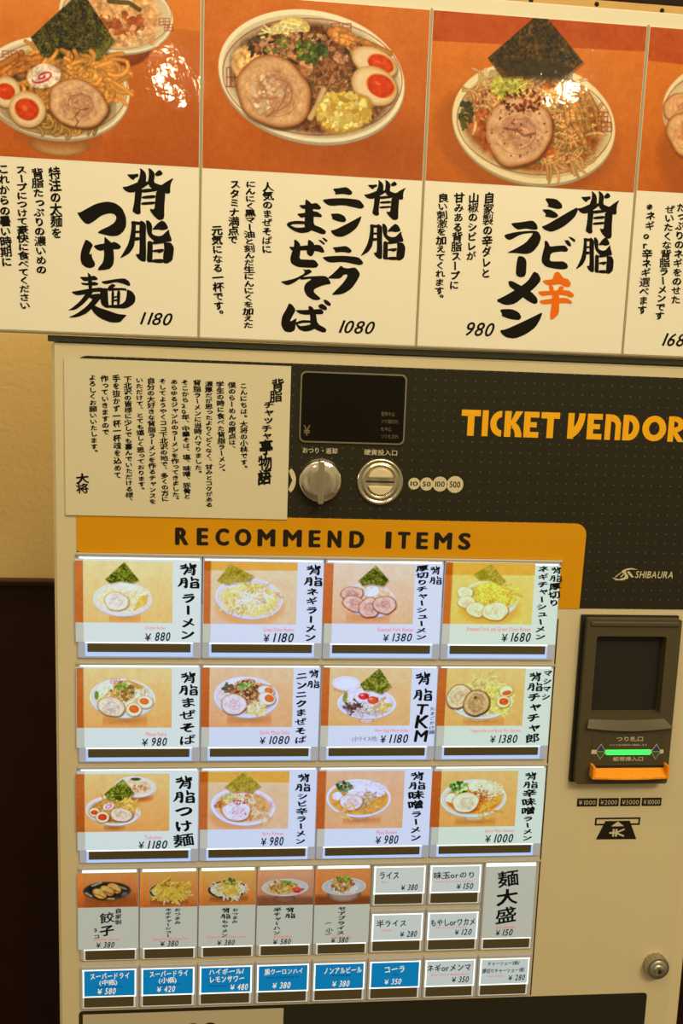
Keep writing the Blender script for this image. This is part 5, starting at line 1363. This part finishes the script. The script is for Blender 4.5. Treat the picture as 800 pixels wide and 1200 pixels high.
for i, label, draw in NARROW:
    add_button(SCX(i), ROW4, SP, 115, (-1.8 if i == 0 else .9, 14.4, 65.6, 108.6), (6.3, 1.6, 61.8, 13.0), (4.4, 0.4, 63.4, 13.0), 'l', label, draw, top_glow=(3.5, 108.6, 63.5, 112.6))
add_button(SCX(7), ROW4, SP, 115, (2.2, 15.6, 63.0, 107.6), (4.6, 2.8, 61.0, 14.2), (2.6, 0.8, 62.8, 14.2), 'l', 'narrow white button for extra noodles in large brush writing, price 150',
           narrow_card(None, None, None, [('麺大盛', (595.6, 1029.5), (593, 1072.5), 20.5)], ('150', 581, 1089, 600.5, 1096.3), ('Extra Noodles', 581.5, 1085, 603, 1088)), top_glow=(2.6, 107.6, 62.6, 111.8))

def small_card(lines, price, english=None, blue=False):
    def draw(root, gx, gz, card, tone):
        Y = -4.5; b = MB()
        b.add([(gx(card[0]), Y + .1, gz(card[1])), (gx(card[2]), Y + .1, gz(card[1])), (gx(card[2]), Y + .1, gz(card[3])), (gx(card[0]), Y + .1, gz(card[3]))], [(0, 1, 2, 3)], 0)
        o = part('menu_card', b, [LIT[tone]], root, 'bright blue card' if blue else None)
        set_print(o, [], 4, (0.004, 0.27, 0.60) if blue else (0.80, 0.80, 0.76))
        b = MB(); TY = Y - .15
        for t, x0, y0, x1, y1 in lines: hbox(b, t, x0, y0, x1, y1, TY, 'fine', 0, hand=True, rise=.06)
        yen(b, price[0], *price[1:5], TY, 0, 'mid')
        if english: hbox(b, english[0], *english[1:5], TY, 'line', 1)
        part('lettering', b, [ink_white if blue else ink, ink if blue else ink_red], root)
    return draw
SMALLS = [
    (5, -611, 'm', 'small white button for rice, price 380', small_card([('ライス', 445, 1022, 467, 1030)], ('380', 470, 1036.4, 489.2, 1043), ('Rice', 447, 1032, 453, 1034.5))),
    (5, -671, 'm', 'small white button for half rice, price 280', small_card([('半ライス', 441.3, 1077.8, 475.4, 1086.6)], ('280', 468.8, 1091, 488.3, 1097.8), ('Half Rice', 447, 1088.8, 458.5, 1091.3))),
    (6, -611, 'm', 'small white button for seasoned egg or seaweed, price 150', small_card([('味玉orのり', 508, 1021.3, 555, 1029.8)], ('150', 535.2, 1035, 554.3, 1041.8), ('Seasoned Egg or Dried Seaweed', 508.5, 1031.7, 553, 1034.3))),
    (6, -671, 'm', 'small white button for bean sprouts or wakame, price 120', small_card([('もやしorワカメ', 505, 1077, 556, 1085)], ('120', 533, 1088.6, 552.5, 1095.4), ('Bean Sprouts or Wakame', 511, 1085.7, 546, 1088.3))),
    (0, -732.4, 'm', 'small blue button for medium bottled beer, price 580', small_card([('スーパードライ', 106, 1140.3, 151, 1147.5), ('(中瓶)', 116.5, 1148, 137, 1155.3)], ('580', 114.5, 1158, 135.5, 1165), ('Bottled Beer (medium)', 112, 1155.6, 143.5, 1157.8), True)),
    (1, -732.4, 'm', 'small blue button for small bottled beer, price 420', small_card([('スーパードライ', 175.7, 1137.5, 219.7, 1144.5), ('(小瓶)', 186, 1145.3, 206.5, 1152.8)], ('420', 184, 1155.6, 205, 1162.5), ('Bottled Beer (small)', 183.5, 1152.8, 211, 1155), True)),
    (2, -732.4, 'm', 'small blue button for highball or lemon sour, price 480', small_card([('ハイボール/', 245, 1135, 285.5, 1142), ('レモンサワー', 246, 1143.8, 286, 1151)], ('480', 270, 1153, 290.3, 1160), ('Whisky and soda', 244, 1154.5, 266, 1156.6), True)),
    (3, -732.4, 'm', 'small blue button for black oolong highball, price 380', small_card([('黒ウーロンハイ', 310, 1135, 354.5, 1142.5)], ('380', 319.3, 1151, 340.2, 1158.2), ('Shochu and Black Oolong Tea', 312, 1144.2, 349.5, 1146.4), True)),
    (4, -732.4, 'm', 'small blue button for alcohol free beer, price 380', small_card([('ノンアルビール', 380, 1133.5, 423.5, 1140.8)], ('380', 389.3, 1149.2, 409.3, 1156.2), ('Non-alcohol Beer', 389, 1141.8, 411, 1144), True)),
    (5, -732.4, 'm', 'small blue button for cola, price 350', small_card([('コーラ', 450.6, 1132.3, 473.6, 1139.8)], ('350', 450.6, 1147, 470, 1153.5), ('Cola', 460, 1141.2, 466, 1143), True)),
    (6, -732.4, 'm', 'small white button for green onion or bamboo shoots, price 350', small_card([('ネギorメンマ', 501, 1129.7, 551, 1138.2)], ('350', 529.5, 1144.3, 549, 1151), ('Green Onion or Bamboo Shoots', 505, 1140.5, 549, 1143))),
    (7, -732.4, 'm', 'small white button for extra pork slices, price 280', small_card([('チャーシュー2枚/', 571.5, 1126.5, 608.5, 1131.6), ('厚切りチャーシュー1枚', 565, 1134.7, 614, 1140.3)], ('280', 595.7, 1142.2, 614.8, 1148.6), ('Roasted Pork', 571, 1142.5, 589, 1144.8))),
]
for i, B, tone, label, draw in SMALLS:
    last = B < -700
    add_button(SCX(i), B, SP, 55 if B > -700 else 54, (4.6, 16.8, 61.6, 48.6), (4.4, 3.0, 60.6, 15.2), (3.0, 1.4, 62.4, 15.2), tone, label, draw,
               top_glow=(3.0, 48.6, 63.0, 49.8), side_glow=((2.9, 15.2, 4.6, 49.8), (61.6, 15.2, 63.2, 49.8)))
# narrow ledges between the button rows
b = MB()
for z in (-195.2, -315.6, -435.4, -555.2):
    b.slab(rr(CX0, z - 1.5, CX0 + 4 * CP, z + 1.5, .8), -4.6, 0, .8)
part('button_rail', b, [mat('rail_plastic', (0.50, .47, .40), .35)], label='pale rails between the button rows')
b = MB(); b.box(346.2, 347.4, -.6, .2, -732, -262)
part('panel_seam', b, [black_matt], door)

# ------------------------------------------------------------------ notice taped to the machine
b = MB(); b.slab(rr(-197, -153.8, 36.6, 10.0), -2.2, -1.6)
notice = build('notice_sheet', b, [notice_paper])
notice['_o'] = [0, 0, 0]
thing(notice, 'cream sheet of small handwritten brush lines stuck on the dark fascia', 'notice')
b = MB(); Y = -2.35
nx = lambda x, y: (50 + x / 2.58, 390 + y / 2.58)
vline(b, '背脂', nx(710, 157), nx(705, 192), 14.5, Y, 'heavy'); vline(b, 'チャッチャ', nx(683, 218), nx(676, 312), 13.5, Y, 'brush'); vline(b, '亭物語', nx(676, 347), nx(670, 437), 16, Y, 'heavy')
for t, a0, a1 in (('こんにちは。大将の小林です。', (607, 160), (609, 410)), ('僕のらーめんの原点は、', (572, 158), (573, 350)), ('学生の時に食べた背脂ラーメン。', (536, 156), (542, 420)),
                  ('濃厚だが思ったよりくどくなく、甘みとコクがある', (502, 155), (503, 520)), ('背脂ラーメンに当時ハマりました。', (467, 151), (471, 425)), ('そこから20年、中華そば、塩、味噌、豚骨と', (430, 150), (437, 495)),
                  ('あらゆるジャンルのラーメンを作ってきました。', (397, 148), (402, 505)), ('そしてようやくココ下北沢の地で、多くの方に', (362, 146), (370, 502)), ('自分の大好きな背脂ラーメンを作るチャンスを', (327, 145), (333, 510)),
                  ('いただけて、とても嬉しく思っております。', (292, 143), (299, 475)), ('下北沢の皆様に少しでも喜んでいただける様、', (257, 140), (262, 508)), ('手を抜かず一杯一杯魂を込めて', (222, 138), (227, 430)),
                  ('作っていきますので', (187, 138), (190, 300)), ('よろしくお願いいたします。', (150, 135), (156, 362))):
    vline(b, t, nx(*a0), nx(*a1), 9.4, Y, 'heavy', tall=.98)
vline(b, '大将', nx(120, 441), nx(120, 470), 15, Y, 'brush')
build('lettering', b, [ink], notice)

# ------------------------------------------------------------------ menu board above the machine, with its posters
PY = -8.6
b = MB()
b.slab(rr(-620, 33.6, 900, 382.5, 2), -8, 6, 1.2)
board = build('menu_board', b, [white_board]); board['_o'] = [0, 0, 0]
thing(board, 'long white board over the ticket machine carrying the ramen posters', 'menu board')
b = MB()
for x in (-59.8, 167.6, 393.6): b.box(x - 1.1, x + 1.1, -8.9, -7.5, 35, 369)
b.box(-620, 900, -8.5, -7.5, 34.6, 35.6)
build('divider_strip', b, [board_line], board, 'thin grey dividers between the sheets')

def poster(name_label, x0, x1, zt, split, pic, org, s5, writing, du=.72):
    o = empty('menu_poster', (0.0, PY * K, ZC)); 
    thing(o, name_label, 'poster', 'ramen posters on the board')
    b = MB(); b.slab(rr(x0, 36.2, x1, zt, .5), PY, PY + .5); build('sheet', b, [paper_white], o)
    Y = PY - .15
    p = Pic(x0 + .4, split, x1 - .4, zt - .4, du, (org[0], org[1], s5), Y); pic(p)
    b = MB(); ch = [p.into(b, 0, W_ROOM)]; nv = len(b.v)
    q = build('dish_picture', b, [poster_print], o); set_print(q, ch, nv)
    t = MB(); t2 = MB(); t3 = MB()
    writing(t, t2, t3, PY - .2)
    if t.v: build('title_lettering', t, [ink, ink_orange], o)
    build('description_lettering', t2, [ink], o)
    if t3.v: build('price_lettering', t3, [ink], o)
    return o
def price(b, t, x0, y0, x1, y1, Y): hbox(b, t, x0, y0, x1, y1, Y, 'digit', shear=.35, rise=.0, space=.02)
def w1(t, d, n, Y):
    for ch, *q in (('背', 143, 197, 204, 258), ('脂', 140, 258, 204, 309), ('つ', 90, 236, 148, 277), ('け', 94, 277, 142, 317), ('麺', 79, 319, 159, 378)): brush_char(t, ch, *q, Y)
    for s_, a, c in (('特注の太麺を', (64, 203), (66.5, 273)), ('背脂たっぷりの濃いめの', (44, 203), (48.5, 316)), ('スープにつけて豪快に食べてください', (25, 199), (29, 358)), ('これからの暑い時期に', (4, 198), (7.5, 307))): vline(d, s_, a, c, 14, Y, 'heavy')
    price(n, '1180', 164, 366.5, 202, 381, Y)
def w2(t, d, n, Y):
    for ch, *q in (('背', 426, 211, 476, 258), ('脂', 422, 262, 475, 305.5), ('ニ', 377, 219, 427, 245), ('ン', 387, 250, 424, 278), ('ニ', 377, 288, 426, 311), ('ク', 383, 311, 422, 346), ('ま', 335, 233, 382, 275), ('ぜ', 338, 278, 384, 314), ('そ', 328, 315, 388, 352), ('ば', 329, 351, 388, 390)): brush_char(t, ch, *q, Y)
    for s_, a, c in (('人気のまぜそばに', (314, 219), (312.5, 292)), ('にんにく黒マー油と刻んだ生にんにくを加えた', (293.5, 216), (290.7, 381)), ('スタミナ満点で', (275.6, 216), (273, 281)), ('元気になる一杯です。', (254.3, 270), (256.3, 369))): vline(d, s_, a, c, 13.2, Y, 'heavy')
    price(n, '1080', 397, 376, 439, 391, Y)
def w3(t, d, n, Y):
    for ch, *q in (('背', 676, 224, 726, 280), ('脂', 674, 278, 719, 321), ('シ', 634, 232, 677, 272), ('ビ', 634, 277, 674, 316), ('ラ', 590, 258, 634, 298), ('メ', 580, 318, 634, 358), ('ン', 585, 362, 636, 397)): brush_char(t, ch, *q, Y)
    brush_char(t, '辛', 629, 318, 673, 376, Y, mi=1)
    brush_char(t, 'ー', 604, 299.5, 617, 325.5, Y)
    for s_, a, c in (('自家製の辛ダレと', (572.8, 232), (568.8, 320)), ('山椒のシビレが', (555, 232), (551.5, 300)), ('甘みある背脂スープに', (538, 232), (532, 334)), ('良い刺激を加えてくれます。', (519, 232), (514, 350))): vline(d, s_, a, c, 12.6, Y, 'heavy')
    price(n, '980', 546, 378, 579, 394, Y)
def w4(t, d, n, Y):
    for s_, a, c in (('たっぷりのネギをのせた', (798, 243), (791.5, 351)), ('ぜいたくな背脂ラーメンです', (785, 245), (772.5, 370)), ('※ネギor辛ネギ選べます', (763, 242), (752.5, 363))): vline(d, s_, a, c, 12.6, Y, 'heavy')
    price(n, '1680', 776, 391, 814, 406, Y)
poster('poster of dipping noodles with naruto fish cake, leftmost on the board', -288.6, -61.2, 367.6, 203.4, poster_dip_noodles, (0, 0), 5.0, w1)
poster('poster of garlic mixed noodles with two halved eggs in the bowl', -58.4, 166.2, 367.6, 203.2, poster_garlic, (250, 10), 3.333, w2)
poster('poster of spicy ramen with one orange character in its title', 169.0, 392.2, 367.8, 203.6, poster_spicy, (510, 10), 3.333, w3)
poster('poster of pork slices on onion ramen, cut off by the frame edge', 395.0, 620.0, 367.8, 206.0, poster_onion, (740, 20), 5.45, w4, .9)

# ------------------------------------------------------------------ timber above the board
b = MB()
b.slab(rr(228, 383, 900, 398.5), 14, WALLY - .5, 1)
rail = build('wooden_shelf', b, [pine]); rail['_o'] = [0, 0, 0]
thing(rail, 'pale pine shelf edge with dark screw holes just above the white board', 'shelf')
for px_, py_ in ((622, 1), (699, 5), (775.5, 12.5)):
    x, z = on_face(px_, py_, 14); b = MB(); b.lathe(x, z, [(2.6, 14.2), (2.4, 13.7), (1.0, 13.7)], 16); build('screw_hole', b, [shade_wood], rail)
b = MB(); b.slab(rr(402, 398.7, 880, 470), 34, WALLY - 1, 1); tb_ = build('dark_box', b, [shade_wood])
thing(tb_, 'dark timber box standing on the pine shelf at the top corner', 'box')
